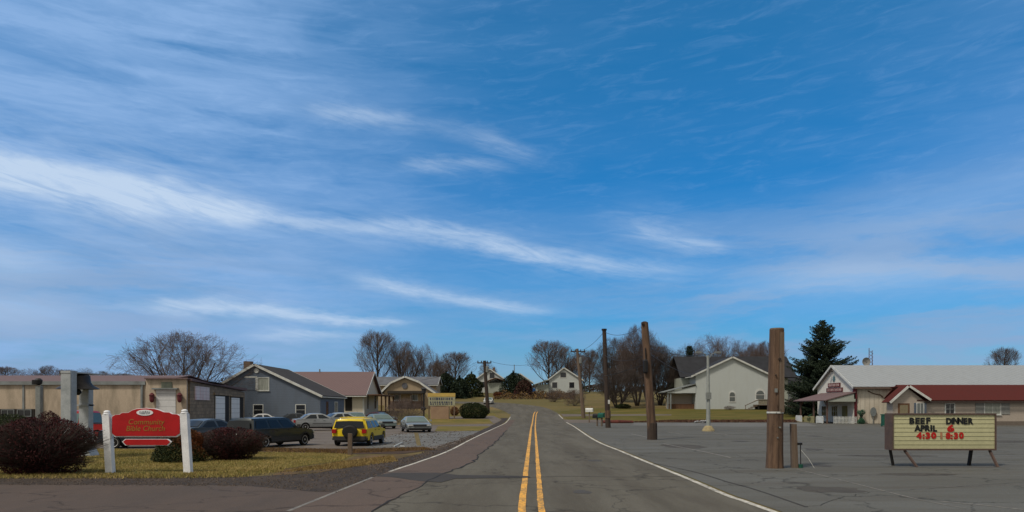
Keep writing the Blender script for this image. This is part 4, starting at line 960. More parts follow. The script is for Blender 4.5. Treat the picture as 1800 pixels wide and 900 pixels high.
bush('flowering_shrub', 'small reddish shrub at the right end of the yellow sign', (gx(799, 119), 119, tz(119)), .75, .6, 1.35, ['rust', 'burg2'], 2500, .06, 72, None, 60, 'shrubs')
bush('low_shrub', 'brown mulched hedge behind the yellow sport utility', (gx(636, 90), 90, 0), 1.35, .8, .95, ['burg2', 'tuft'], 3500, .06, 73, None, 0, 'shrubs')
bush('climbing_plant', 'green climbing plant at the corner of the barn wall', (gx(1515, 94), 94.2, 0), .5, .35, 1.75, ['ivy', 'ivy2'], 2500, .06, 74, lambda t: .6 + .4 * math.sin(9 * t), 40, 'shrubs', cat='plant') if not (M.update({'ivy': leafmat('ivy', (.04, .16, .085), (.02, .08, .05)), 'ivy2': leafmat('ivy_light', (.08, .15, .10), (.04, .08, .05))})) else None
bush('low_shrub', 'dark leafless shrubs in front of the cream garage wall', (gx(86, 45), 45, 0), .9, .6, 1.85, ['burg', 'twigb'], 3500, .05, 75, None, 200, 'shrubs')
bush('low_shrub', 'dark planting below the barn porch posts', (gx(1432, 100), 100.2, 0), .9, .9, 1.2, ['evg', 'ivy'], 1800, .07, 76, None, 0, 'shrubs')
# hilltop thicket lines (one mass nobody could count)
rg = random.Random(9); mb = MB()
for _ in range(26000):
    x = rg.uniform(-150, 160); y = rg.uniform(262, 300); 
    if -10 < x < 4 and rg.random() < .7: continue
    h_ = (2.6 + 1.6 * math.sin(x * .11) + 1.1 * math.sin(x * .37 + 2)) * rg.random() ** .6
    mb.cur = int(rg.random() < .3); leaf(mb, rg, Vector((x, y, 7.5 + max(.1, h_))), rg.uniform(.25, .6))
o = build('thicket', mb, [M['twigb'], M['evg']], recalc=False); tag(o, 'brown winter thicket along the top of the hill', 'thicket', kind='stuff')
rg = random.Random(12); mb = MB()
for _ in range(9000):
    px = rg.uniform(868, 1010); Y = rg.uniform(180, 214); h_ = rg.random() ** 2 * (.9 + .5 * math.sin(px * .2)); x = gx(px, Y)
    mb.cur = int(rg.random() < .45); leaf(mb, rg, Vector((x, Y, tz(Y) + h_)), rg.uniform(.12, .3))
o = build('brush', mb, [M['twigb'], M['tuft']], recalc=False); tag(o, 'rough brown brush on the bank above the road bend', 'brush', kind='stuff')
# tall conifer
def conifer(label, px, Y, pyt, wpx, seed):
    rg = random.Random(seed); zb = tz(Y); H = gz(pyt, Y) - zb; Rm = wpx / F * Y / 2 * 1.32
    root = thing('spruce_tree', label, 'tree', (gx(px, Y), Y, zb), 'conifers', local=True)
    t = MB(); t.tube([(0, 0, -.2), (.05, 0, H * .5), (0, 0, H * .985)], [.32, .18, .03], 8); build('trunk', t, M['bark'], root)
    lb, fb = MB(), MB(); z = H * .07
    az_ = [rg.uniform(.72, 1.22) for _ in range(9)]
    while z < H * .97:
        f = z / H; tier = .86 + .26 * math.sin(z * 2.1 + seed); rad = Rm * (1 - f) ** .82 * (1 if f > .12 else .85) * tier; n = 9 if f < .55 else 7
        for k in range(n):
            a = 6.283 * (k + rg.random()) / n; L = rad * rg.uniform(.78, 1.12) * az_[int(a / 6.2832 * 9) % 9] ** (1 - f) + .15; d = Vector((math.cos(a), math.sin(a), 0)); side = Vector((-d.y, d.x, 0))
            droop = rg.uniform(.12, .34) * (1 - f * .7); tip = rg.uniform(.05, .2)
            def P(s): return Vector((0, 0, z)) + d * L * s + Vector((0, 0, -L * droop * s + L * (droop * .6 + tip) * s * s + (.45 * L * f * s)))
            lb.tube([P(0), P(.5), P(1)], [.05 * (1 - f) + .012, .03 * (1 - f) + .008, .006], 3, False)
            ns = max(4, int(L / .13))
            for i in range(ns):
                s = .15 + .85 * (i + rg.random()) / ns; w = (1.05 - s) * L * .34 + .09
                for sg in (-1, 1):
                    ww = w * rg.uniform(.4, 1.15); p = P(s); e = p + side * sg * ww + d * ww * rg.uniform(.3, .9) + Vector((0, 0, -ww * rg.uniform(-.1, .5)))
                    for q in range(max(2, int(ww / .09))):
                        t = (q + rg.random()) / max(2, int(ww / .09)); fb.cur = int(rg.random() < (.18 + .25 * t)); leaf(fb, rg, p.lerp(e, t) + Vector((rg.gauss(0, .04), rg.gauss(0, .04), rg.gauss(-.04, .05))), rg.uniform(.08, .18))
        z += rg.uniform(.8, 1.2) * H * .026 * (1.15 - .5 * f)
    build('limbs', lb, M['bark'], root, recalc=False); build('crown', fb, [M['spr'], M['spr2']], root, recalc=False); return root
conifer('tall dark green conifer behind the barn shop', 1446, 118, 560, 132, 5)
conifer('dark conical evergreen behind the side wing of the white house', 1212, 168, 606, 52, 8)
conifer('dark evergreen left of the side porch', 1184, 170, 628, 46, 9)
# grass blades, leaf litter
def blades(name, label, poly, n, hh, m, seed, wid=.012):
    rg = random.Random(seed); xs_ = [p[0] for p in poly]; ys_ = [p[1] for p in poly]; mb = MB(); c_ = 0
    def inside(x, y):
        r = False
        for (x0, y0), (x1, y1) in zip(poly, poly[1:] + poly[:1]):
            if (y0 > y) != (y1 > y) and x < (x1 - x0) * (y - y0) / (y1 - y0) + x0: r = not r
        return r
    while c_ < n:
        x, y = rg.uniform(min(xs_), max(xs_)), rg.uniform(min(ys_), max(ys_))
        if not inside(x, y): continue
        c_ += 1; h_ = hh * rg.uniform(.5, 1.5); a = rg.uniform(0, 6.28); lx, ly = rg.gauss(0, .5) * h_, rg.gauss(0, .5) * h_; z = tz(y) + .012
        dx, dy = math.cos(a) * wid, math.sin(a) * wid; k = len(mb.v)
        mb.v += [(x - dx, y - dy, z), (x + dx, y + dy, z), (x + lx, y + ly, z + h_)]; mb.f.append((k, k + 1, k + 2)); mb.mi.append(int(rg.random() < .45))
    o = build(name, mb, m, recalc=False); tag(o, label, 'grass', kind='stuff'); return o
M['bl1'] = leafmat('grass_blade', (.29, .225, .07), (.15, .15, .04), .5); M['bl2'] = leafmat('dry_blade', (.36, .27, .11), (.25, .19, .07), .5)
blades('grass', 'short yellowing grass blades on the lawn around the red sign', [(max(x, -24), y) for x, y in LAWN], 60000, .04, [M['bl1'], M['bl2']], 3, .01)
blades('grass', 'coarse dry grass tufts on the bare ground by the road', [gp(480, 832), gp(600, 812), gp(690, 802), gp(700, 812), gp(600, 824)], 7000, .06, [M['bl2'], M['tuft']], 4)
blades('leaf_litter', 'dead leaves and orange grass along the edge of the left lot', [gp(430, 793), gp(600, 798), gp(765, 791), gp(745, 787), gp(600, 791), gp(430, 787)], 9000, .06, [M['tuft'], M['winterleaf']], 5, .02)
blades('leaf_litter', 'dead leaves along the far kerb of the right lot', [gp(1110, 742.5), gp(1400, 742.5), gp(1400, 739), gp(1180, 739.3)], 9000, .14, [M['winterleaf'], M['burg2']], 6, .06)

rg = random.Random(21); mb = MB()
def stones(poly, n, s0, s1):
    xs_ = [p[0] for p in poly]; ys_ = [p[1] for p in poly]; c_ = 0
    while c_ < n:
        x, y = rg.uniform(min(xs_), max(xs_)), rg.uniform(min(ys_), max(ys_)); r_ = False
        for (x0, y0), (x1, y1) in zip(poly, poly[1:] + poly[:1]):
            if (y0 > y) != (y1 > y) and x < (x1 - x0) * (y - y0) / (y1 - y0) + x0: r_ = not r_
        if not r_: continue
        c_ += 1; s_ = rg.uniform(s0, s1) * rg.choice((.6, .8, 1, 1.7)); z = tz(y) + .01; k = len(mb.v); a = rg.uniform(0, 2)
        for i in range(5): mb.v.append((x + s_ * math.cos(a + i * 1.257) * rg.uniform(.7, 1.2), y + s_ * math.sin(a + i * 1.257) * rg.uniform(.7, 1.2), z))
        mb.v.append((x, y, z + s_ * rg.uniform(.5, .9)))
        for i in range(5): mb.f.append((k + i, k + (i + 1) % 5, k + 5)); mb.mi.append(int(rg.random() < .4))
stones([gp(-20, 853), gp(430, 855), gp(590, 868), gp(690, 832), gp(640, 817), gp(440, 835), gp(-20, 837)], 4200, .014, .028)
stones([gp(681, 830), gp(789, 792), gp(840, 766), gp(825, 766), gp(735, 799), gp(640, 820)], 1400, .02, .05)
stones([gp(640, 790), gp(762, 791), gp(850, 757), gp(700, 760)], 900, .02, .05)
o = build('gravel_stones', mb, [mat('dark_stone', (.050, .038, .030), .95, (.030, .024, .021), 9), mat('pale_stone', (.11, .085, .068), .95, (.06, .048, .040), 9)], recalc=False); tag(o, 'loose gravel and clods along the edges of street and left lot', 'gravel', kind='stuff')
blades('grass', 'ragged grass growing over the gravel edge of the lawn', [gp(-20, 842), gp(300, 842), gp(430, 840), gp(500, 828), gp(500, 823), gp(300, 835), gp(-20, 835)], 5000, .07, [M['bl1'], M['bl2']], 33, .012)
# ------------------------------------------------------------ vehicles
M['tyre'] = mat('tyre_rubber', (.014, .014, .014), .85); M['rim'] = mat('alloy_rim', (.50, .51, .52), .4, metal=.2, bmp=0)
M['cglass'] = glassy('car_glass', (.018, .022, .026), .06); M['cglassb'] = glassy('bluish_car_glass', (.10, .16, .16), .08)
M['cglass'].node_tree.nodes['Principled BSDF'].inputs['Specular IOR Level'].default_value = .3
M['plastic'] = mat('dark_plastic', (.03, .03, .032), .6, bmp=0); M['tail'] = mat('tail_lamp_red', (.34, .008, .008), .25, bmp=0, spec=.5); M['lamp'] = mat('headlamp', (.55, .57, .58), .2, bmp=0, spec=.6)
def paint(n, c, metal=.25): return mat(n + '_car_paint', c, .35, tuple(v * .82 for v in c), .8, bmp=0, metal=metal, coat=.25, fine=3)
def car(name, label, cat, loc, yaw, L, W, H, paintm, kind='suv', glass='cglass', group='cars parked on the left lot', spare=False, lowm=None, rack=False, rim='rim'):
    """local axes: +y forward. yaw: heading clockwise from +Y"""
    root = thing(name, label, cat, (loc[0], loc[1], tz(loc[1])), group, local=True, rz=-yaw)
    if kind == 'suv': low = [(-.5, .30), (-.5, .58), (-.497, .64), (.16, .645), (.22, .64), (.42, .58), (.485, .52), (.5, .44), (.5, .27)]; cab = [(-.494, .63), (-.474, .91), (-.45, .98), (-.2, 1.), (.04, .995), (.08, .97), (.205, .63)]; belt = .64; wf, wr, rr = .315, -.30, .205
    elif kind == 'sedan': low = [(-.5, .34), (-.502, .55), (-.49, .655), (-.46, .68), (-.32, .695), (.2, .66), (.40, .575), (.475, .5), (.5, .42), (.5, .24)]; cab = [(-.37, .68), (-.24, .93), (-.17, .985), (-.05, 1.), (.02, .985), (.07, .94), (.235, .65)]; belt = .68; wf, wr, rr = .32, -.30, .225
    elif kind == 'coupe': low = [(-.5, .34), (-.502, .55), (-.49, .66), (-.46, .68), (-.32, .68), (.15, .64), (.36, .54), (.46, .44), (.5, .36), (.5, .22)]; cab = [(-.40, .67), (-.22, .94), (-.12, 1.), (-.05, .99), (.0, .94), (.2, .63)]; belt = .66; wf, wr, rr = .32, -.30, .24
    else: low = [(-.5, .32), (-.5, .60), (-.13, .60), (.20, .60), (.42, .57), (.49, .52), (.5, .42), (.5, .28)]; cab = [(-.12, .59), (-.105, .93), (-.08, .985), (.05, 1.), (.12, .96), (.22, .59)]; belt = .60; wf, wr, rr = .33, -.30, .20
    rad = rr * H; arch = rad * 1.16
    # lower outline with wheel arches
    sill = .235; pts = [(y * L, z * H) for y, z in low]
    bot = []
    for wc in (wf, wr):
        cy = wc * L; n = 9
        for i in range(n + 1):
            a = math.pi * i / n; y_, z_ = cy + arch * math.cos(a), rad + arch * math.sin(a) * 1.0
            bot.append((y_, max(z_, sill * H * .75) if i in (0, n) else z_))
    out = pts + [(.47 * L, .19 * H)] + [b for b in bot] + [(-.47 * L, .22 * H)]
    def hw(y, z, top=False):
        yn_ = abs(y) / (L / 2); zz = z / H
        f = 1 - .10 * max(0, (yn_ - .72) / .28) ** 2
        if zz > belt: f *= 1 - (.20 if kind == 'suv' else .28) * (zz - belt) / (1 - belt)
        else: f *= 1 - .07 * max(0, (.42 - zz) / .42) ** 1.5 - .015 * max(0, (zz - .5) / .2)
        return W / 2 * f
    def loft(outline, cuts_y, cuts_z, name_, m, parent, shrink=0., flat=24):
        bm = bmesh.new(); vs = [bm.verts.new((-1, y, z)) for y, z in outline]; f = bm.faces.new(vs)
        r = bmesh.ops.extrude_face_region(bm, geom=[f]); bmesh.ops.translate(bm, verts=[g for g in r['geom'] if isinstance(g, bmesh.types.BMVert)], vec=(2, 0, 0))
        for x in (-.86, -.5, 0, .5, .86): bmesh.ops.bisect_plane(bm, geom=bm.verts[:] + bm.edges[:] + bm.faces[:], plane_co=(x, 0, 0), plane_no=(1, 0, 0))
        for y in cuts_y: bmesh.ops.bisect_plane(bm, geom=bm.verts[:] + bm.edges[:] + bm.faces[:], plane_co=(0, y * L, 0), plane_no=(0, 1, 0))
        for z in cuts_z: bmesh.ops.bisect_plane(bm, geom=bm.verts[:] + bm.edges[:] + bm.faces[:], plane_co=(0, 0, z * H), plane_no=(0, 0, 1))
        for v in bm.verts:
            x = v.co.x; cr = 1 - x * x * .0
            # crown of roof / bonnet and rounded nose & tail in plan
            yn_ = v.co.y / (L / 2)
            if abs(yn_) > .93: v.co.y -= math.copysign(.035 * L * (x * x) ** 1.5 * .8, yn_)
            if v.co.z > belt * H * 1.0 and abs(x) > .9: v.co.z -= 0
            v.co.x = x * (hw(v.co.y, v.co.z) - shrink)
            v.co.z -= .02 * H * (x * x) * (1 if v.co.z > .5 * H else 0)
        bmesh.ops.triangulate(bm, faces=[f for f in bm.faces if len(f.verts) > 4]); bmesh.ops.recalc_face_normals(bm, faces=bm.faces[:])
        me = bpy.data.meshes.new(name_); bm.to_mesh(me); bm.free(); me.materials.append(m)
        me.polygons.foreach_set('use_smooth', [True] * len(me.polygons)); me.set_sharp_from_angle(angle=R(flat))
        return link(bpy.data.objects.new(name_, me), parent)
    body = loft(out, (-.4, -.15, 0, .1, .25, .42), (.3, .45, .56, .62), 'body', paintm, root)
    cabin = loft([(y * L, z * H) for y, z in cab], (-.3, -.1, .0), (belt + .04, .8, .92), 'cabin', paintm, root)
    def P(sx, y, z, o=.0): z_ = z * H - .02 * H; return (sx * (hw(y * L, z * H) + o), y * L, z_ + (.0 if True else 0))
    # side windows, measured between rear and front slopes of the cabin
    def edge(z, front):
        c_ = cab if not front else cab[::-1]
        for (y0, z0), (y1, z1) in zip(c_, c_[1:]):
            if (z0 - z) * (z1 - z) <= 0 and z0 != z1: return y0 + (y1 - y0) * (z - z0) / (z1 - z0)
        return c_[0][0]
    z0w, z1w = belt + .035, .925
    r0_, r1_ = edge(z0w, 0), edge(z1w, 0); f0_, f1_ = edge(z0w, 1), edge(z1w, 1)
    spl = {'suv': (.0, .34, .66, 1.), 'sedan': (.0, .12 if False else .0, .52, 1.), 'coupe': (0, 0, .35, 1.), 'pickup': (0, 0, 0, 1.)}[kind]
    for sx in (-1, 1):
        for a, b in zip(spl, spl[1:]):
            if b - a < .05: continue
            mb = MB(); m0 = .045; n = 5; q = []
            def Y_(t, z): k = (z - z0w) / (z1w - z0w); r_ = r0_ + (r1_ - r0_) * k + .03; f_ = f0_ + (f1_ - f0_) * k - .035; return r_ + (f_ - r_) * t
            for i in range(n + 1):
                z = z0w + (z1w - z0w) * i / n
                q.append((P(sx, Y_(a, z) + .016, z, .014), P(sx, Y_(b, z) - .014, z, .014)))
            for i in range(n): mb.quad(q[i][0], q[i][1], q[i + 1][1], q[i + 1][0])
            build('side_window', mb, M[glass], root, recalc=False)
        # door shut lines as thin dark strips and handles
        mb = MB()
        for yy in ((-.16, .02, .2) if kind != 'pickup' else (-.11, .2)):
            mb.quad(P(sx, yy - .0015, .27, .004), P(sx, yy + .0015, .27, .004), P(sx, yy + .0015, belt, .004), P(sx, yy - .0015, belt, .004))
        build('door_gap', mb, M['plastic'], root, recalc=False)
        for yy in ((-.13, .05) if kind != 'coupe' else (-.02,)):
            if kind == 'pickup' and yy < 0: continue
            mb = MB(); xh = hw(yy * L, .56 * H) + .004; mb.box((sx * xh, yy * L - .09, .555 * H), (sx * (xh + .025), yy * L + .09, .575 * H)); build('door_handle', mb, M['plastic'], root)
        if kind in ('sedan', 'coupe'):
            mb = MB(); xt = hw(0, .40 * H) + .003; mb.box((sx * (xt - .01), -.17 * L, .395 * H), (sx * (xt + .018), .19 * L, .42 * H)); build('side_trim', mb, M['plastic'], root)
        mb = MB(); x = sx * (hw(.19 * L, belt * H) + .02); a = (x - .02, .17 * L - .02, belt * H + .02); b = (x + sx * .2, .17 * L + .1, belt * H + .17); mb.box(a, b, .03); build('wing_mirror', mb, paintm if kind != 'suv' else M['plastic'], root)
        hl = MB(); a0 = .455
        hl.box((sx * hw(.48 * L, .5 * H) * .98, .462 * L, .415 * H), (sx * hw(.48 * L, .5 * H) * .58, .497 * L, .50 * H), .02); build('headlight', hl, M['lamp'], root)
        tl = MB(); xx = hw(-.49 * L, .5 * H)
        tl.box((sx * (xx + .006), -.475 * L, .47 * H), (sx * xx * .74, -.508 * L, .61 * H), .02); build('tail_light', tl, M['tail'], root)
    def glassq(p0, p1, nm, m, k=.86, o=.014, t0=.10, t1=.90):
        (y0, z0), (y1, z1) = p0, p1; mb = MB(); d = Vector((y1 - y0, (z1 - z0) * H / L)); nrm = Vector((-(z1 - z0) * H, (y1 - y0) * L)).normalized()
        if nrm.y < 0: nrm = -nrm
        rows = []
        for i in range(5):
            t = t0 + (t1 - t0) * i / 4; y, z = (y0 + (y1 - y0) * t) * L, (z0 + (z1 - z0) * t) * H
            row = []
            for x in (-1, -.5, 0, .5, 1):
                h_ = hw(y, z) * k; row.append((x * h_, y + nrm.x * o * 1.2, z + nrm.y * o - .02 * H * (x * k) ** 2))
            rows.append(row)
        for i in range(4):
            for j in range(4): mb.quad(rows[i][j], rows[i][j + 1], rows[i + 1][j + 1], rows[i + 1][j])
        build(nm, mb, M[m], root, recalc=False, smooth=True)
    glassq(cab[-1], cab[-2], 'windscreen', glass if glass != 'cglass' else 'cglassb', .88, .016, .06, .98)
    glassq(cab[0], cab[1], 'rear_window', glass, .90, .03, .10, .97)
    for wy in (wf, wr):
        for sx in (-1, 1):
            x = sx * (hw(wy * L, rad) - .11); t = MB(); t.lathe([(rad * .62, -.10), (rad * .95, -.10), (rad, -.06), (rad, .06), (rad * .95, .10), (rad * .62, .10)], (x, wy * L, rad), 22, 'x'); w = build('wheel', t, M['tyre'], root, smooth=35)
            t = MB(); s_ = sx; t.lathe([(rad * .70, s_ * .085), (rad * .68, s_ * .112), (rad * .52, s_ * .085), (rad * .16, s_ * .095), (rad * .1, s_ * .112)], (x, wy * L, rad), 16, 'x')
            build('rim', t, M[rim], w)
            t = MB()
            for i in range(5):
                a = i * 1.2566; ca, sa = math.cos(a), math.sin(a)
                t.tube([(x + s_ * .095, wy * L + ca * rad * .27, rad + sa * rad * .27), (x + s_ * .095, wy * L + ca * rad * .46, rad + sa * rad * .46)], rad * .07, 6)
            build('spoke_gap', t, M['tyre'], w)
    ub = MB(); ub.box((-W * .36, -.46 * L, .14 * H), (W * .36, .46 * L, .33 * H)); ub.box((-W * .42, (wr + .0) * L - arch * 1.2, rad * .9), (W * .42, wr * L + arch * 1.2, rad * 2.2)); ub.box((-W * .42, wf * L - arch * 1.2, rad * .9), (W * .42, wf * L + arch * 1.2, rad * 2.1)); build('underbody', ub, M['plastic'], root)
    for y, nm in ((-.5, 'rear_bumper'), (.5, 'front_bumper')):
        mb = MB(); s = math.copysign(1, y); w_ = W / 2 * .93; pts_ = [(-w_ - .03, s * .455 * L), (-w_ * .9, s * .505 * L), (0, s * .52 * L), (w_ * .9, s * .505 * L), (w_ + .03, s * .455 * L), (w_ * .6, s * .46 * L), (-w_ * .6, s * .46 * L)]
        mb.prism(pts_, 'z', .22 * H, .36 * H if kind != 'coupe' else .30 * H); build(nm, mb, lowm or paintm, root)
    if lowm:
        mb = MB()
        for sx in (-1, 1):
            y0, y1 = wr * L + arch * 1.02, wf * L - arch * 1.02
            mb.box((sx * (hw(0, .25 * H) - .05), y0, .20 * H), (sx * (hw(0, .3 * H) + .025), y1, .345 * H))
            for wc in (wf, wr):
                n = 10; ring = []
                for i in range(n + 1):
                    a = math.pi * i / n; ring.append((wc * L + math.cos(a) * arch, rad + math.sin(a) * arch, wc * L + math.cos(a) * arch * 1.2, rad + math.sin(a) * arch * 1.2))
                for p_, q_ in zip(ring, ring[1:]):
                    X = lambda z: sx * (hw(wc * L, z) + .018)
                    mb.quad((X(p_[1]), p_[0], p_[1]), (X(q_[1]), q_[0], q_[1]), (X(q_[3]), q_[2], q_[3]), (X(p_[3]), p_[2], p_[3]))
        build('cladding', mb, lowm, root, recalc=False)
    g = MB(); g.box((-W * .26, .492 * L, .37 * H), (W * .26, .512 * L, .50 * H)); build('grille', g, M['plastic'], root)
    p_ = MB(); p_.box((-.17, -.514 * L, .42 * H), (.17, -.5205 * L if kind == 'suv' else -.512 * L, .49 * H)); build('licence_plate', p_, M['trim'], root)
    if spare:
        t = MB(); r_ = rad * 1.12; t.lathe([(r_ * .3, -.27), (r_ * .85, -.26), (r_, -.20), (r_, -.05), (r_ * .8, .0)], (0, -.5 * L, .52 * H), 24, 'y'); t.v = [(x * 1.2 + W * .04, y, z) for x, y, z in t.v]; build('spare_wheel_cover', t, M['black'], root, smooth=40)
    if rack:
        t = MB()
        for sx in (-1, 1): t.tube([(sx * W * .31, -.40 * L, .985 * H), (sx * W * .31, -.38 * L, 1.02 * H), (sx * W * .31, .0 * L, 1.03 * H), (sx * W * .31, .03 * L, .99 * H)], .022, 6)
        for yy in (-.33, -.1): t.tube([(-W * .31, yy * L, 1.025 * H), (W * .31, yy * L, 1.025 * H)], .02, 6)
        build('roof_rack', t, M['black'] if paintm.name[:6] != 'yellow' else paintm, root)
    if kind == 'suv':
        t = MB(); t.tube([(W * .02, -.512 * L, .66 * H), (-W * .18, -.506 * L, .74 * H)], .014, 5); build('rear_wiper', t, M['plastic'], root)
        t = MB(); t.tube([(-W * .24, -.20 * L, .985 * H), (-W * .24, -.24 * L, 1.14 * H)], .008, 4); build('aerial', t, M['plastic'], root)
    if kind == 'pickup':
        t = MB(); t.box((-W * .42, -.485 * L, .601 * H), (W * .42, -.14 * L, .606 * H)); build('bed', t, M['plastic'], root)
    return root
def carat(px, Yc): return (gx(px, Yc), Yc)
# yellow SUV
car('sport_utility', 'bright yellow sport utility seen from behind with black spare wheel cover', 'car', (gx(613, 40.9) + .15, 43.2), R(4), 4.4, 2.12, 1.56, paint('yellow', (.66, .50, .012), 0), 'suv', spare=True, lowm=M['plastic'], rack=True)
car('sport_utility', 'dark grey sport utility with silver wheels beside the yellow one', 'car', (gx(478, 41), 41.0), R(22), 5.3, 1.95, 1.64, paint('dark_grey', (.035, .042, .045), .3), 'suv', lowm=M['plastic'], rack=False)
car('saloon_car', 'dark blue-grey car behind the burgundy bush right of the red sign', 'car', (gx(366, 44), 44.3), R(24), 4.9, 1.95, 1.5, paint('blue_grey', (.07, .09, .11), .3), 'sedan')
car('pickup_truck', 'red pickup truck parked behind the left post of the red sign', 'truck', (gx(140, 44), 44.4), R(-84), 5.2, 2.0, 2.0, paint('red', (.30, .012, .014), 0), 'pickup', glass='cglassb')
car('saloon_car', 'dark navy car mostly hidden behind the red sign boards', 'car', (gx(252, 39.5), 39.8), R(80), 4.4, 1.9, 1.45, paint('navy', (.02, .03, .045), .3), 'sedan', glass='cglassb')
car('saloon_car', 'silver saloon with red tail lamp behind the dark sport utility', 'car', (gx(556, 68), 69.), R(62), 4.9, 2.0, 1.62, paint('silver', (.33, .35, .36), .5), 'sedan')
car('saloon_car', 'second silver car parked just beyond the silver saloon', 'car', (gx(600, 76), 77.), R(55), 4.9, 2.0, 1.62, paint('pale_silver', (.38, .42, .43), .5), 'sedan')
car('saloon_car', 'pale car by the grey house, only its roof showing over the dark sport utility', 'car', (gx(462, 76), 77), R(70), 4.2, 1.9, 1.5, paint('white', (.5, .5, .49), 0), 'sedan')
car('saloon_car', 'pale teal car behind the bonnet of the yellow sport utility', 'car', (gx(665, 74), 75), R(150), 4.4, 2.1, 1.5, paint('teal', (.22, .28, .27), .4), 'sedan', glass='cglassb')
car('coupe_car', 'low grey coupe facing the road with dark lower front', 'car', (gx(728, 64), 65.), R(163), 4.4, 2.15, 1.38, paint('grey', (.30, .33, .33), .4), 'coupe', glass='cglassb', lowm=M['plastic'])
car('saloon_car', 'dark maroon car in front of the cream shop porch', 'car', (gx(668, 98), 98), R(120), 4.6, 1.9, 1.5, paint('maroon', (.06, .012, .018), .2), 'sedan')
car('hatchback_car', 'small white car on the road beyond the dark round bush', 'car', (gx(859, 158), 158), R(185), 3.6, 1.9, 1.4, paint('off_white', (.55, .56, .56), 0), 'suv', group='cars beyond the bend')
car('saloon_car', 'dark car squeezed between the silver saloon and the grey house wall', 'car', (gx(520, 84), 85.), R(66), 4.8, 1.95, 1.5, paint('charcoal', (.05, .055, .06), .3), 'sedan')
car('hatchback_car', 'pale blue-grey hatchback at the corner of the grey house', 'car', (gx(622, 86), 87.), R(150), 4.2, 2.0, 1.55, paint('blue_silver', (.24, .29, .31), .4), 'suv', glass='cglassb')
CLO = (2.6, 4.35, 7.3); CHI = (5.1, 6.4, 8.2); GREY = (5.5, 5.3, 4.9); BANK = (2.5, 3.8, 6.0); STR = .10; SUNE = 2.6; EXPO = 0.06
TSTOPS = [(0., (.42, .46, .60)), (.06, (.26, .57, .80)), (.12, (.18, .64, .96)), (.28, (.08, .70, 1.10)), (.46, (.15, .88, 1.20))]
# ------------------------------------------------------------ poles and wires
def pole(label, base, top, r0, r1, m, name='utility_pole', group='utility poles', n=14, loc=None):
    root = thing(name, label, 'pole', base, group)
    b = Vector(base); t = Vector(top); mb = MB(); pts = []; rd = []
    for i in range(9):
        f = i / 8; pts.append(b.lerp(t, f) - Vector((0, 0, .1 if i == 0 else 0))); rd.append((r0 + (r1 - r0) * f) * (1 + random.uniform(-.03, .03)))
    mb.tube(pts, rd, n); build('shaft', mb, m, root, smooth=50); return root
# thick stub pole, square-ish cut
Y = 26.5; x = gx(1361.5, Y)
root = thing('wooden_pole', 'thick brown wooden stub pole with white band and no wires', 'pole', (x, Y, 0), 'utility poles')
mb = MB(); pts = [(x, Y, -.1), (x + .01, Y, .6), (x + .02, Y, 1.9), (gx(1364, Y), Y, 3.6), (gx(1365.5, Y), Y, gz(580, Y))]; mb.tube(pts, [.315, .285, .28, .255, .25], 10)
build('shaft', mb, M['wood'], root, smooth=25)
mb = MB(); mb.tube([(gx(1365.5, Y), Y, gz(580, Y) + .001), (gx(1365.5, Y), Y, gz(577, Y))], [.255, .235], 10); build('sawn_top', mb, M['woodg'], root)
for (dx_, pz, w_, h_) in ((-.10, 690, .10, .14), (.05, 752, .07, .05), (-.02, 770, .05, .05)):
    mb = MB(); mb.box((x + dx_, Y - .31, gz(pz, Y)), (x + dx_ + w_, Y - .285, gz(pz, Y) + h_)); build('metal_tag', mb, M['greym'], root)
for q_ in range(9):
    mb = MB(); zs_ = 1.2 + q_ * .13 + random.uniform(-.05, .05); xs__ = x + random.uniform(-.16, .16); mb.box((xs__, Y - .30, zs_), (xs__ + .03, Y - .287, zs_ + .012)); build('staple', mb, M['black'], root)
mb = MB(); zz = gz(725, Y); mb.tube([(x + .02, Y, zz - .03), (x + .02, Y, zz + .03)], .292, 16); build('white_band', mb, M['trim'], root)
mb = MB(); mb.prism([(gx(1366, Y) - .02, 2.0), (gx(1368, Y) + .12, 2.0), (gx(1368, Y) + .12, gz(585, Y)), (gx(1366, Y) + .0, gz(585, Y))], 'y', Y - .275, Y - .235); build('weathered_face', mb, M['woodg'], root)
mb = MB(); mb.tube([(x + .08, Y - .27, gz(632, Y)), (x + .08, Y - .31, gz(632, Y))], .05, 8); mb.tube([(x - .05, Y - .26, gz(660, Y)), (x - .05, Y - .31, gz(660, Y))], .03, 8); build('knot', mb, M['woodd'], root)
# short square post beside it
Y = 26.6; x = gx(1396, Y)
root = thing('wooden_post', 'short squared grey-brown post beside the thick stub pole', 'post', (x, Y, 0))
mb = MB(); mb.add([(x - .09, Y - .09, -.1), (x + .12, Y - .09, -.1), (x + .12, Y + .09, -.1), (x - .09, Y + .09, -.1), (x - .13, Y - .09, gz(745, Y)), (x + .06, Y - .09, gz(745.5, Y)), (x + .06, Y + .09, gz(745.5, Y)), (x - .13, Y + .09, gz(745, Y))], [(0, 3, 2, 1), (4, 5, 6, 7), (0, 1, 5, 4), (1, 2, 6, 5), (2, 3, 7, 6), (3, 0, 4, 7)]); build('post', mb, M['woodg'], root)
mb = MB(); mb.box((x + .08, Y - .14, gz(782, Y)), (x + .24, Y - .02, gz(778, Y))); mb.tube([(x + .19, Y - .09, gz(780, Y)), (x + .2, Y - .09, .12)], .018, 6); build('bracket', mb, M['black'], root)
mb = MB(); mb.box((x + .13, Y - .16, 0), (x + .27, Y - .02, .14), .03); build('junction_box', mb, M['greenp'], root)
mb = MB(); mb.tube([(x + .2, Y - .09, gz(790, Y)), (x + .45, Y - .15, .35), (x + .62, Y - .25, .02)], .008, 5); build('loose_wire', mb, M['trim'], root)
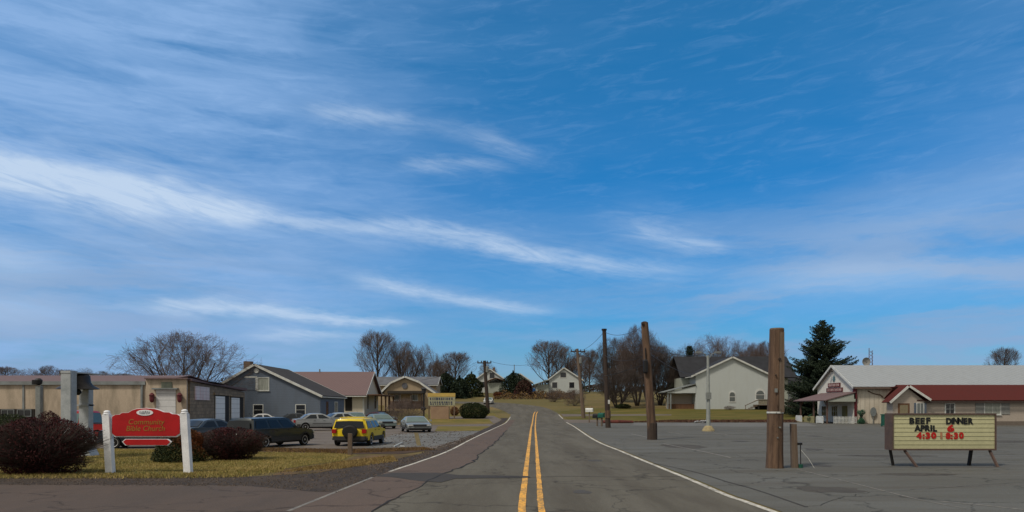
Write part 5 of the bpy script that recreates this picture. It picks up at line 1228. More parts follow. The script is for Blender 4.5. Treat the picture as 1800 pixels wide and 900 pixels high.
# leaning brown pole
Yb = 49.3; rb = pole('tall leaning reddish brown pole in the lot with cut wires', (gx(1147, Yb), Yb, 0), (gx(1133, Yb), Yb, gz(567, Yb)), .31, .235, M['wood'])
mb = MB(); mb.tube([(gx(1133, Yb), Yb, gz(567, Yb)), (gx(1133, Yb), Yb, gz(565, Yb))], [.24, .10], 10); mb.box((gx(1127, Yb), Yb - .3, gz(571, Yb)), (gx(1131, Yb), Yb - .1, gz(568, Yb))); build('pole_cap', mb, M['woodd'], rb)
mb = MB(); x = gx(1134, Yb); mb.lathe([(.08, -.5), (.15, -.4), (.16, .35), (.07, .45)], (gx(1133, Yb), Yb - .34, gz(644, Yb)), 10); mb.tube([(gx(1133, Yb), Yb - .28, gz(612, Yb)), (gx(1134, Yb), Yb - .30, gz(636, Yb))], .03, 5); build('cable_box', mb, M['black'], rb)
mb = MB(); mb.lathe([(.3, -.1), (.345, 0), (.33, 1.1), (.30, 1.15)], (gx(1146.5, Yb), Yb, 0), 12); build('base_sleeve', mb, M['woodd'], rb)
# dark pole
Yc = 77.3; rc = pole('tall thin dark utility pole beside the mailboxes', (gx(1069, Yc), Yc, 0), (gx(1062, Yc), Yc, gz(579, Yc)), .27, .20, M['woodd'])
mb = MB(); mb.tube([(gx(1062, Yc), Yc, gz(581, Yc)), (gx(1062, Yc), Yc, gz(578, Yc))], [.27, .27], 8); mb.lathe([(.06, -.3), (.12, -.2), (.12, .2), (.05, .3)], (gx(1070, Yc), Yc - .25, gz(642, Yc)), 8); mb.tube([(gx(1064, Yc), Yc, gz(645, Yc)), (gx(1072, Yc), Yc - .3, gz(640, Yc))], .04, 5); build('insulators', mb, M['black'], rc)
mb = MB(); mb.box((gx(1068, Yc), Yc - .30, gz(710, Yc)), (gx(1071.5, Yc), Yc - .27, gz(703, Yc))); build('notice_plate', mb, M['trim'], rc)
mb = MB(); mb.lathe([(.3, 0), (.31, .02), (.30, .75), (.28, .8)], (gx(1068.3, Yc), Yc, gz(735, Yc)), 12); build('base_sleeve', mb, M['wood'], rc)
# slim pole with crossarm
Yd = 112.; zd = tz(Yd); rd_ = pole('slim brown utility pole with crossarm near the far bend', (gx(1026, Yd), Yd, zd), (gx(1014.5, Yd), Yd, gz(613, Yd)), .30, .2, M['woodg'])
mb = MB(); xx = gx(1016, Yd); mb.box((xx - 1.1, Yd - .12, gz(619, Yd)), (xx + 1.1, Yd + .0, gz(617, Yd)))
for d in (-1, -.4, .4, 1): mb.lathe([(.05, 0), (.08, .1), (.05, .25)], (xx + d, Yd - .06, gz(617, Yd)), 6)
mb.tube([(xx - .8, Yd - .1, gz(618, Yd)), (xx + .15, Yd - .1, gz(625, Yd))], .03, 4); mb.tube([(xx + .8, Yd - .1, gz(618, Yd)), (xx - .05, Yd - .1, gz(625, Yd))], .03, 4); build('crossarm', mb, M['woodd'], rd_)
mb = MB(); mb.lathe([(.1, 0), (.22, .1), (.22, .9), (.1, 1.)], (gx(1020, Yd), Yd - .35, gz(640, Yd)), 10); build('transformer', mb, M['greym'], rd_)
# left far pole
Ye = 126.; ze = tz(Ye); re = pole('dark brown utility pole behind the dark round bush', (gx(858, Ye), Ye, ze), (gx(851.5, Ye), Ye, gz(634, Ye)), .34, .26, M['woodd'])
mb = MB(); xx = gx(851.5, Ye); mb.box((xx - 1.2, Ye - .2, gz(639, Ye)), (xx + 1.2, Ye - .05, gz(637, Ye)))
for d in (-1.1, -.5, .5, 1.1): mb.lathe([(.06, 0), (.1, .12), (.05, .3)], (xx + d, Ye - .1, gz(637, Ye)), 6)
build('crossarm', mb, M['woodd'], re)
mb = MB(); mb.lathe([(.15, 0), (.26, .1), (.26, 1.0), (.1, 1.1)], (xx + .5, Ye - .3, gz(655, Ye)), 10); build('transformer', mb, M['greym'], re)
# far little pole and lattice aerial left of centre
rf = pole('tiny distant pole on the hill left of the road', (gx(904, 240), 240, 7), (gx(904, 240), 240, gz(641, 240)), .16, .12, M['greym'])
def wire(label, a, b, sag=.6, r=.022):
    a, b = Vector(a), Vector(b); mb = MB(); pts = []
    for i in range(15):
        t = i / 14; p = a.lerp(b, t); p.z -= sag * 4 * t * (1 - t); pts.append(p)
    mb.tube(pts, r, 4, False); o = build('overhead_wire', mb, M['wire'], loc=tuple(a), recalc=False); tag(o, label, 'wire', 'overhead wires'); return o
topB = Vector((gx(1133.5, Yb), Yb, gz(572, Yb))); topC = Vector((gx(1062, Yc), Yc, gz(583, Yc))); topD = Vector((gx(1016, Yd), Yd, gz(617, Yd))); topE = Vector((gx(851.5, Ye), Ye, gz(637, Ye)))
for k, d in enumerate((0, 1.2, 2.2)):
    wire('wire sagging between the dark pole and the crossarm pole, %s of three' % ('highest', 'middle', 'lowest')[k], topC - Vector((0, 0, d * 1.1)), topD + Vector((d * .45 - .6, 0, .1)), .7)
    wire('wire between leaning brown pole and dark pole, %s of three' % ('highest', 'middle', 'lowest')[k], topB - Vector((0, 0, d * .9)), topC - Vector((0, 0, d * 1.1)), .5, .018)
wire('low cable from the box on the leaning pole to the crossarm pole', (gx(1134, Yb), Yb - .2, gz(640, Yb)), (gx(1019, Yd), Yd, gz(660, Yd)), .5)
wire('wire crossing the road from the crossarm pole to the left far pole', topD + Vector((-1, 0, .1)), topE + Vector((1, 0, .2)), 1.4)
wire('wire from the left far pole over the tan house', topE + Vector((-1, 0, .2)), (gx(741, 141), 141, gz(668, 141)), .5)
wire('service wire from the left far pole to the small white house', topE, (gx(861, 215), 215, gz(652, 215)), .5)
wire('thick wire running from the leaning pole up over the white house', (gx(1135, Yb) + .2, Yb, gz(612, Yb)), (gx(1348, 60), 60, gz(520, 60)) if False else (gx(1245, 66.5), 66.5, gz(622, 66.5)), .3, .02)
wire('service wire from the leaning pole to the white house gable', (gx(1136, Yb) + .2, Yb, gz(622, Yb)), (gx(1228, 138), 138, gz(657, 138)), .6, .02)
wire('service wire along the eave to the barn shop corner', (gx(1365, 26.5) + .2, 26.6, gz(622, 26.5)), (44, 95, 4.9), .5, .008) if False else None
pgl = mat('weathered_galvanised', (.30, .325, .31), .6, (.22, .24, .23), 3.)
# parking lot light pole
Yl = 66.5; x = gx(1245, Yl)
root = thing('lamp_post', 'pale grey lot light pole on a yellowish concrete base', 'lamp post', (x, Yl, 0))
mb = MB(); mb.tube([(x, Yl, .25), (x, Yl, 2.3), (x - .03, Yl, gz(625, Yl))], [.19, .17, .11], 10); build('shaft', mb, pgl, root, smooth=40)
mb = MB(); mb.lathe([(.58, 0), (.55, .12), (.36, .42), (.28, .5)], (x, Yl, 0), 14); build('concrete_base', mb, mat('yellowed_concrete', (.34, .28, .15), .9, (.22, .18, .11), 5), root)
mb = MB(); mb.box((x - .26, Yl - .26, gz(702, Yl)), (x + .22, Yl - .08, gz(690, Yl)), .04); build('meter_box', mb, M['greym'], root)
mb = MB()
for s_ in (-1, 1): mb.tube([(x, Yl, gz(632, Yl)), (x + s_ * .35, Yl, gz(622, Yl)), (x + s_ * .8, Yl, gz(619, Yl))], .045, 6); mb.box((x + s_ * .6, Yl - .14, gz(621, Yl)), (x + s_ * 1.15, Yl + .14, gz(617.5, Yl)), .04)
build('lamp_arm', mb, M['greym'], root)
# snow / rubble pile
c = gp(1232, 744); rgx = random.Random(3); mb = MB()
for _ in range(26):
    mb.lathe([(.02, -.12), (.22 * rgx.uniform(.5, 1), 0), (.02, .12)], (c[0] + rgx.gauss(0, .5), c[1] + rgx.gauss(0, .3), .14 + rgx.random() * .2), 7)
tag(build('rubble_pile', mb, mat('pale_rubble', (.36, .38, .40), .9, (.16, .16, .17), 4), loc=(c[0], c[1], 0)), 'small pale pile of rubble beside the lot light pole', 'pile', kind='stuff')
# log kerb
mb = MB(); a, b = gp(1060, 744), gp(1112, 743.5); mb.tube([(a[0], a[1], .16), ((a[0] + b[0]) / 2, a[1] + .1, .19), (b[0], b[1], .15)], [.26, .28, .22], 8)
tag(build('kerb_log', mb, mat('red_log', (.13, .035, .028), .9, (.07, .025, .02), 3), loc=(a[0], a[1], 0)), 'reddish brown log lying along the lot edge by the dark pole', 'log')
# mailboxes
def mailbox(label, px, Y, m, z=1.0, rz=0.3):
    root = thing('mailbox', label, 'mailbox', (gx(px, Y), Y, 0), 'mailboxes by the dark pole', local=True, rz=rz)
    mb = MB(); mb.box((-.07, -.05, 0), (.07, .08, z)); build('post', mb, M['woodg'], root)
    mb = MB(); n = 8; mb.prism([(-.24, z), (.24, z)] + [(.24 * math.cos(math.pi * i / n), z + .3 + .22 * math.sin(math.pi * i / n)) for i in range(n + 1)], 'y', -.5, .5); build('box', mb, m, root)
    mb = MB(); mb.box((.25, -.3, z + .3), (.275, -.24, z + .75)); build('flag', mb, M['maroon'], root)
mailbox('black mailbox left of the dark pole', 1050, 84, M['black'], .9, .9); mailbox('green mailbox next to the dark pole', 1058, 83, M['greenp'], 1., .5)
mailbox('white topped mailbox by the slim crossarm pole', 1036, 100, M['trim'], 1.5, 1.2)
# small posts on the left
Y = 33.6; x = gx(615, Y)
mb = MB(); mb.prism([(x - .09, -.1), (x + .10, -.1), (x + .11, .98), (x - .08, 1.0)], 'y', Y - .07, Y + .07); tag(build('wooden_post', mb, M['woodg'], loc=(x, Y, 0)), 'short squared brown post in front of the yellow sport utility', 'post')
Y = 42.; x = gx(737, Y); mb = MB(); mb.add([(x - .12, Y - .05, -.05), (x + .12, Y - .05, -.05), (x + .12, Y + .05, -.05), (x - .12, Y + .05, -.05), (gx(728, Y), Y - .05, .72), (gx(735, Y), Y - .05, .72), (gx(735, Y), Y + .05, .72), (gx(728, Y), Y + .05, .72)], [(0, 3, 2, 1), (4, 5, 6, 7), (0, 1, 5, 4), (1, 2, 6, 5), (2, 3, 7, 6), (3, 0, 4, 7)])
tag(build('wooden_stake', mb, mat('yellowish_wood', (.26, .22, .13), .9), loc=(x, Y, 0)), 'leaning yellowish stake at the edge of the left lot', 'stake')
# dark post lamp near the yellow sign
Y = 88.; x = gx(745, Y); root = thing('lamp_post', 'thin dark post with lantern left of the yellow sign', 'lamp post', (x, Y, 0))
mb = MB(); mb.tube([(x, Y, 0), (x, Y, gz(690, Y))], .10, 8); build('shaft', mb, M['black'], root); mb = MB(); mb.lathe([(.08, -.3), (.24, -.2), (.28, .25), (.36, .3), (.1, .5)], (x, Y, gz(688, Y)), 8); build('lantern', mb, M['plastic'], root)
mb = MB(); mb.lathe([(.1, -.2), (.3, -.1), (.3, .15), (.1, .25)], (x - .05, Y - .1, gz(719, Y)), 8); build('cable_box', mb, M['black'], root)
# grey post with light on the garage
Y = 60.; x = gx(69, Y); root = thing('grey_post', 'grey post with dark lamp heads in front of the cream garage wall', 'post', (x, Y, 0))
mb = MB(); mb.box((x - .22, Y - .2, 0), (x + .22, Y + .2, gz(678, Y)), .05); build('post', mb, M['greym'], root)
mb = MB(); mb.lathe([(.08, 0), (.26, .1), (.3, .4), (.15, .55)], (x, Y - .1, gz(677, Y)), 10); mb.box((x - .45, Y - .3, gz(676, Y)), (x - .15, Y, gz(668, Y)), .05); build('lamp_head', mb, M['black'], root)
# ------------------------------------------------------------ bell monument
Yk = 31.; root = thing('bell_frame', 'pale grey two-post frame with a dark bell behind the burgundy bush', 'monument', (gx(136, Yk), Yk, 0))
mb = MB(); a, b = gx(112, Yk), gx(130, Yk); mb.box((a, Yk - .22, 0), (b, Yk + .22, gz(653, Yk)), .02); mb.box((a + .01, Yk - .24, gz(656, Yk)), (b - .01, Yk + .24, gz(652, Yk))); build('post', mb, M['whitepg'] if 'whitepg' in M else mat('pale_grey_paint', (.40, .43, .46), .6, (.25, .28, .30), 2), root)
pg = bpy.data.materials['pale_grey_paint']
Yk2 = 33.; mb = MB(); a, b = gx(143, Yk2), gx(160, Yk2); mb.box((a, Yk2 - .2, 0), (b, Yk2 + .2, gz(684, Yk2)), .02); mb.box((a - .1, Yk2 - .26, gz(713.5, Yk2)), (b + .0, Yk2 + .26, gz(711, Yk2)));
mb.prism([(gx(138, Yk2), 0), (gx(168, Yk2), 0), (gx(161, Yk2), .35), (gx(146, Yk2), .35)], 'y', Yk2 - .35, Yk2 + .35); build('post', mb, pg, root)
mb = MB(); mb.box((gx(130, Yk) + .003, Yk - .1, gz(655.5, Yk)), (gx(158, Yk2), Yk2 + .1, gz(653.5, Yk))); build('beam', mb, pg, root)
bx, by = gx(137, 32), 32.; zt, zl = gz(657, 32), gz(684, 32); Hh = zt - zl
mb = MB(); mb.lathe([(.05, Hh * 1.02), (.38, Hh * .98), (.47, Hh * .85), (.50, Hh * .45), (.58, Hh * .25), (.78, Hh * .08), (.84, 0), (.78, -.01), (.5, .12), (.05, .3)], (bx, by, zl), 28); be = build('bell', mb, mat('dark_bronze', (.05, .042, .038), .5, (.03, .027, .026), 3, metal=.4), root, smooth=35)
mb = MB(); mb.tube([(bx, by, zl + .3), (bx, by, zl - .08)], .03, 6); mb.lathe([(.03, .14), (.13, .06), (.14, -.04), (.06, -.14)], (bx, by, zl - .12), 10); build('clapper', mb, M['black'], be)
# ------------------------------------------------------------ red church sign
Ys = 24.6
root = thing('church_sign', 'red arched sign board with gold lettering between two white posts', 'sign', (gx(260, Ys), Ys, 0))
def px2(a, b): return (gx(a, Ys), gz(b, Ys))
out = [(196, 763), (203, 768.3), (311, 768.3), (318.5, 763), (318.5, 731.5), (313, 728), (304, 727.5), (299, 724.5), (289, 724), (281, 720.5), (273, 718.2), (257, 717), (241, 718.2), (233, 720.5), (226, 725), (214, 725.5), (210, 728.5), (202, 729), (196.5, 732.5)]
P_ = [px2(*p) for p in out]
cx_, cz_ = sum(p[0] for p in P_) / len(P_), sum(p[1] for p in P_) / len(P_)
mb = MB(); mb.prism(P_, 'y', Ys - .02, Ys + .045); build('white_edging', mb, M['whitep'], root)
In = [(cx_ + (x - cx_) * .972, cz_ + (z - cz_) * .945) for x, z in P_]
mb = MB(); mb.prism(In, 'y', Ys - .045, Ys - .0205); sb = build('sign_board', mb, M['redsign'], root)
ex, ez = px2(256, 725.3); n = 28
mb = MB(); mb.prism([(ex + .275 * math.cos(6.283 * i / n), ez + .098 * math.sin(6.283 * i / n)) for i in range(n)], 'y', Ys - .060, Ys - .0455); em = build('oval_emblem', mb, M['whitep'], sb)
mb = MB(); rr = random.Random(6)
for i in range(9):
    u = ex - .16 + i * .04; hh_ = .055 * math.sqrt(max(.05, 1 - ((u - ex) / .24) ** 2)); k = rr.uniform(-.018, .018)
    mb.add([(u - .010 + k, Ys - .066, ez - hh_), (u + .006 + k, Ys - .066, ez - hh_), (u + .010 - k, Ys - .066, ez + hh_), (u - .006 - k, Ys - .066, ez + hh_)], [(0, 1, 2, 3)])
build('emblem_figure', mb, mat('slate_ink', (.08, .11, .13), .6), em, recalc=False)
text('lettering', 'Community', .25, M['gold'], sb, (gx(258, Ys), Ys - .05, gz(742, Ys)), shear=.15, sx=1.0)
text('lettering', 'Bible Church', .25, M['gold'], sb, (gx(257, Ys), Ys - .05, gz(753.5, Ys)), shear=.15, sx=.98)
out2 = [(215, 776.5), (220.5, 771.5), (296, 771.5), (302, 776.5), (296, 783), (221, 783)]
P2 = [px2(*p) for p in out2]; mb = MB(); mb.prism(P2, 'y', Ys - .02, Ys + .03); b2 = build('lower_edging', mb, M['whitep'], root)
c0, c1 = sum(p[0] for p in P2) / 6, sum(p[1] for p in P2) / 6; mb = MB(); mb.prism([(c0 + (x - c0) * .95, c1 + (z - c1) * .86) for x, z in P2], 'y', Ys - .04, Ys - .0205); lb = build('lower_board', mb, M['redsign'], b2)
mb = MB()
for px in (228, 290): mb.tube([(gx(px, Ys), Ys + .01, gz(771.8, Ys)), (gx(px, Ys), Ys + .01, gz(768, Ys))], .008, 5)
build('hanging_link', mb, M['black'], root)
for (pt, pb) in ((188, 194.5), (324.5, 331.5)):
    mb = MB(); xt, xb = gx(pt, Ys), gx(pb, Ys); w_ = .115; zt = gz(729, Ys) if pt < 200 else gz(727, Ys); y0, y1 = Ys - .11, Ys + .11
    mb.add([(xb - w_, y0, -.1), (xb + w_, y0, -.1), (xb + w_, y1, -.1), (xb - w_, y1, -.1), (xt - w_, y0, zt), (xt + w_, y0, zt), (xt + w_, y1, zt), (xt - w_, y1, zt)], [(0, 3, 2, 1), (4, 5, 6, 7), (0, 1, 5, 4), (1, 2, 6, 5), (2, 3, 7, 6), (3, 0, 4, 7)])
    po = build('post', mb, M['whitep'], root)
    mb = MB(); mb.lathe([(.118, 0), (.13, .02), (.09, .045), (.105, .08), (.09, .12), (.03, .145)], (xt, Ys, zt + .001), 16); build('finial', mb, M['whitep'], po, smooth=40)
# ------------------------------------------------------------ reader board
Yr = 27.2; rz_ = 0
root = thing('reader_board', 'yellowish changeable letter board on splayed angle legs in the lot', 'sign', (gx(1656, Yr), Yr, 0))
x0, x1, z0, z1 = gx(1567, Yr), gx(1750, Yr), gz(791.5, Yr), gz(726.5, Yr)
M['boardf'] = siding('reader_panel', (.50, .49, .30), 9., 'Z', (.38, .38, .23), .5)
M['frameb'] = mat('brown_frame', (.11, .07, .055), .7, (.07, .05, .045), 4)
mb = MB(); mb.box((x0, Yr - .001, z0 + .002), (x1, Yr + .5, z1 - .002)); build('cabinet', mb, M['frameb'], root)
mb = MB(); mb.box((x0 + .05, Yr - .02, z0 + .06), (x1 - .05, Yr - .002, z1 - .06)); face = build('letter_panel', mb, M['boardf'], root)
mb = MB(); mb.box((x0, Yr - .06, z0), (x0 + .05, Yr - .003, z1)); mb.box((x1 - .05, Yr - .06, z0), (x1, Yr - .003, z1)); mb.box((x0 + .051, Yr - .06, z1 - .06), (x1 - .051, Yr - .003, z1)); mb.box((x0 + .051, Yr - .06, z0), (x1 - .051, Yr - .003, z0 + .06)); build('frame', mb, M['frameb'], root)
mb = MB()
for i in range(1, 8):
    z = z0 + .06 + (z1 - z0 - .12) * i / 8; mb.box((x0 + .052, Yr - .032, z - .007), (x1 - .052, Yr - .021, z + .007))
build('letter_track', mb, mat('clear_track', (.44, .43, .26), .5), face)
mb = MB()
for i in range(46):
    t_ = x0 + .05 + (x1 - x0 - .1) * i / 46; mb.box((t_, Yr - .072, z1 - .045), (t_ + .04, Yr - .061, z1 - .012)) if i % 2 else None
build('frame_rivets', mb, M['woodg'], root)
lbk = mat('black_letter', (.012, .014, .016), .5); lrd = mat('red_letter', (.45, .012, .010), .5)
rl = random.Random(5)
def L_(body, pxc, pyc, m, size, sx=1.):
    wd = {'I': .5, '1': .6, ':': .45}; W_ = [wd.get(c, 1.) for c in body]; st = size * .63 * sx; x = gx(pxc, Yr) - st * sum(W_) / 2
    for c, w_ in zip(body, W_):
        text('letter', c, size, m, face, (x + st * w_ / 2 + rl.uniform(-.008, .008), Yr - .036, gz(pyc, Yr) + rl.uniform(-.010, .010)), rot=(math.pi / 2, rl.uniform(-.035, .035), 0), sx=sx, bold=.018); x += st * w_
L_('BEEF', 1616, 740.5, lbk, .30, 1.06); L_('DINNER', 1685.5, 740.5, lbk, .30, .92); L_('APRIL', 1627, 753.5, lbk, .29, 1.0); L_('6', 1670.5, 753.5, lrd, .33, 1.5); L_('4:30', 1628, 766.5, lrd, .30, 1.15); L_('1', 1653.5, 766.5, mat('faded_red_letter', (.40, .2, .11), .6), .28, 1.2); L_('8:30', 1677, 766.5, lrd, .30, 1.05)
def leg(mb, a, b, w_=.05):
    mb.tube([a, b], w_, 4)
mb = MB()
for (pa, pb, yb) in ((1572, 1570, .35), (1716, 1703, .45)): 
    m2 = MB(); leg(m2, (gx(pa, Yr), Yr + .3, z0 + .0), (gx(pb, Yr + yb) , Yr + yb, 0), .065); build('leg', m2, M['black'], root)
for (pa, pb, yb) in ((1591, 1612, -.35), (1741, 1754, -.3)):
    m2 = MB(); leg(m2, (gx(pa, Yr), Yr + .05, z0), (gx(pb, Yr + yb), Yr + yb, 0), .05); build('leg', m2, M['frameb'], root)
# yellow sign far left of the bend
Y = 110.; zb = tz(Y); root = thing('yellow_sign', 'yellow headed sign board over a tan block planter by the far lawn', 'sign', (gx(776, Y), Y, zb))
mb = MB(); mb.box((gx(753, Y), Y, gz(713, Y)), (gx(800, Y), Y + .3, gz(697.5, Y))); pn = build('text_panel', mb, mat('pale_panel_face', (.34, .34, .24), .7), root)
mb = MB(); mb.box((gx(752, Y), Y - .03, gz(697.3, Y)), (gx(800.5, Y), Y + .33, gz(691, Y)), .05); build('head_panel', mb, mat('yellow_panel', (.50, .36, .09), .7, (.42, .30, .10), 2), root)
mb = MB(); rr = random.Random(8)
for (py, h_) in ((701, .26), (707, .18), (710.3, .12)):
    x = gx(756, Y)
    while x < gx(796, Y): w_ = rr.uniform(.12, .28); mb.box((x, Y - .03, gz(py, Y) - h_ / 1.5), (x + w_, Y - .004, gz(py, Y) + h_ / 1.5)); x += w_ + rr.uniform(.08, .2)
build('lettering', mb, mat('navy_ink', (.05, .06, .10), .6), pn)
mb = MB(); mb.box((gx(757, Y), Y - .2, zb - .1), (gx(790, Y), Y + .5, gz(714.5, Y)), .1); build('planter', mb, mat('tan_block', (.30, .21, .14), .9, (.24, .16, .11), 1), root)
mb = MB()
for px in (754, 798.5): mb.box((gx(px, Y) - .09, Y + .02, zb - .1), (gx(px, Y) + .09, Y + .2, gz(713, Y) - .003))
build('post', mb, M['woodg'], root)
# small decorative bits: white sticks on the leaf strip
a = gp(693, 786); b = gp(707, 781); mb = MB(); mb.tube([(a[0], a[1], .05), (b[0], b[1], .12)], .03, 5); mb.tube([(a[0] + .25, a[1] + .4, .04), (a[0] + .6, a[1] - .3, .06)], .025, 5)
tag(build('fallen_stick', mb, M['trim'], loc=(a[0], a[1], 0)), 'pale broken sticks lying on the leaf strip by the left lot', 'stick')

# ------------------------------------------------------------ sky
w = bpy.data.worlds.new('World'); sc.world = w; w.use_nodes = True; nt = w.node_tree; nt.nodes.clear()
SUN_EL, SUN_AZ = R(54), R(228)      # azimuth clockwise from +Y
out_ = nt.nodes.new('ShaderNodeOutputWorld'); bg = nt.nodes.new('ShaderNodeBackground'); nt.links.new(bg.outputs[0], out_.inputs[0])
sky = nt.nodes.new('ShaderNodeTexSky'); sky.sky_type = 'NISHITA'; sky.sun_disc = False; sky.sun_elevation = SUN_EL; sky.sun_rotation = SUN_AZ
sky.air_density = 1.0; sky.dust_density = .3; sky.ozone_density = 3.; sky.altitude = 300
class N:
    def __init__(s, v): s.v = v
    def _b(s, o, op, r=False):
        n = nt.nodes.new('ShaderNodeMath'); n.operation = op
        for i, q in enumerate((o, s) if r else (s, o)):
            q = q.v if isinstance(q, N) else q
            if isinstance(q, (int, float)): n.inputs[i].default_value = q
            else: nt.links.new(q, n.inputs[i])
        return N(n.outputs[0])
    def __add__(s, o): return s._b(o, 'ADD')
    __radd__ = __add__
    def __mul__(s, o): return s._b(o, 'MULTIPLY')
    __rmul__ = __mul__
    def __sub__(s, o): return s._b(o, 'SUBTRACT')
    def __rsub__(s, o): return s._b(o, 'SUBTRACT', True)
    def __truediv__(s, o): return s._b(o, 'DIVIDE')
    def __pow__(s, o): return s._b(o, 'POWER')
    def mx(s, o): return s._b(o, 'MAXIMUM')
    def mn(s, o): return s._b(o, 'MINIMUM')
def un(q, op):
    n = nt.nodes.new('ShaderNodeMath'); n.operation = op; nt.links.new(q.v, n.inputs[0]); return N(n.outputs[0])
def at2(a, b): return a._b(b, 'ARCTAN2')
def sstep(q, a, b):
    n = nt.nodes.new('ShaderNodeMapRange'); n.interpolation_type = 'SMOOTHSTEP'; nt.links.new(q.v, n.inputs[0]); n.inputs[1].default_value = a; n.inputs[2].default_value = b; return N(n.outputs[0])
tc = nt.nodes.new('ShaderNodeTexCoord'); sp = nt.nodes.new('ShaderNodeSeparateXYZ'); nt.links.new(tc.outputs['Generated'], sp.inputs[0])
dx, dy, dz = N(sp.outputs[0]), N(sp.outputs[1]), N(sp.outputs[2])
az = at2(dx, dy); el = un(dz, 'ARCSINE')                         # radians
def AZ(px): return math.atan((px - 900) / F)
def EL(px, py): return math.atan((HY - py) / F / math.sqrt(1 + ((px - 900) / F) ** 2))
def noi(u, v, scale, detail=5, rough=.55, dist=0., w_=0.):
    c = nt.nodes.new('ShaderNodeCombineXYZ'); nt.links.new(u.v, c.inputs[0]); nt.links.new(v.v, c.inputs[1]); c.inputs[2].default_value = w_
    n = nt.nodes.new('ShaderNodeTexNoise'); n.inputs['Scale'].default_value = scale; n.inputs['Detail'].default_value = detail; n.inputs['Roughness'].default_value = rough; n.inputs['Distortion'].default_value = dist
    nt.links.new(c.outputs[0], n.inputs['Vector']); return N(n.outputs['Fac'])
warp = noi(az * 1.0, el * 3., 3., 2) - .5; warp2 = noi(az * 2.5, el * 9., 9., 3, .65, 0, 3.) - .5
azw = az + warp * .10; elw = el + warp * .030 + warp2 * .016
STX = noi(az * 2. + el * 3., el * 8., 5., 3, .6, 0, 4.)
FIB = sstep(noi(az * 2.2 + el * 2., el * 14. + az * 2.4, 5.0, 6, .70, .9, 2.), .30, .68)
def fcurve(src, pts, lo=-.75, hi=.75):
    """float curve of azimuth"""
    n = nt.nodes.new('ShaderNodeFloatCurve'); t = (src - lo) / (hi - lo); nt.links.new(t.v, n.inputs[1]); cv = n.mapping.curves[0]
    n.mapping.use_clip = False; P = [((a - lo) / (hi - lo), b) for a, b in pts]
    cv.points[0].location = P[0]; cv.points[1].location = P[-1]
    for p in P[1:-1]: cv.points.new(*p)
    n.mapping.update(); return N(n.outputs[0])
def streak(pts, soft=.5):
    """pts: (px, py, half width px, strength)"""
    c = fcurve(az, [(AZ(p[0]), EL(p[0], p[1])) for p in pts]); wd = fcurve(az, [(AZ(p[0]), p[2] / F) for p in pts]); s = fcurve(az, [(AZ(p[0]), p[3]) for p in pts])
    wv_ = wd.mx(.002) * (STX * .9 + .55); d = (elw - c) / wv_; g = un(d * d * -1., 'EXPONENT')
    h = un(d * d * -.13, 'EXPONENT') * .26
    return (g * s * (FIB * soft * 1.1 + (1 - soft * .72)) + h * s * FIB).mx(0.)
def blob(px, py, rx, ry, s, rot=0.):
    a0, e0 = AZ(px), EL(px, py); u = (azw - a0); v = (elw - e0); u, v = u * math.cos(rot) + v * math.sin(rot), v * math.cos(rot) - u * math.sin(rot)
    u = u / (rx / F); v = v / (ry / F); return un((u * u + v * v) * -1., 'EXPONENT') * s
cl = streak([(-80, 290, 26, .9), (0, 304, 27, .98), (250, 342, 30, .95), (430, 370, 21, .80), (520, 390, 12, .42), (650, 403, 14, .42), (750, 407, 13, .48), (900, 436, 14, .58), (1000, 458, 13, .50), (1150, 476, 16, .30), (1300, 480, 24, .05), (1900, 480, 20, 0)], .45)
cl = cl.mx(streak([(-80, 300, 5, 0), (560, 478, 5, 0), (640, 495, 10, .30), (750, 518, 9, .5), (900, 541, 9, .45), (1040, 550, 8, .0), (1900, 560, 8, 0)], .4))
cl = cl.mx(streak([(-80, 545, 5, 0), (225, 539, 6, .15), (300, 540, 10, .5), (420, 543, 9, .6), (560, 557, 8, .6), (700, 566, 5, .35), (760, 568, 4, 0), (1900, 570, 4, 0)], .3))
cl = cl.mx(streak([(-80, 585, 4, 0), (400, 586, 6, .0), (500, 585, 8, .4), (620, 590, 6, .2), (720, 592, 5, 0), (1900, 600, 5, 0)], .3))
cl = cl.mx(streak([(-80, 150, 4, 0), (520, 190, 10, .05), (590, 202, 13, .34), (700, 215, 13, .22), (800, 232, 16, .12), (880, 255, 16, .25), (960, 285, 12, .08), (1050, 290, 9, 0), (1900, 290, 9, 0)], .6))
cl = cl.mx(streak([(-80, 250, 4, 0), (680, 288, 8, .05), (760, 291, 10, .30), (860, 293, 10, .2), (960, 300, 8, .0), (1900, 300, 8, 0)], .6))
cl = cl.mx(streak([(-80, 400, 4, 0), (1000, 385, 10, .0), (1100, 400, 22, .18), (1220, 428, 16, .38), (1300, 440, 12, .05), (1900, 445, 12, 0)], .6))
cl = cl.mx(blob(0, 455, 75, 30, .42)); cl = cl.mx(blob(0, 545, 110, 30, .30))
cl = cl.mx(blob(1500, 490, 200, 30, .36)); cl = cl.mx(blob(1700, 480, 160, 34, .18)); cl = cl.mx(blob(1650, 360, 200, 45, .19, .18))
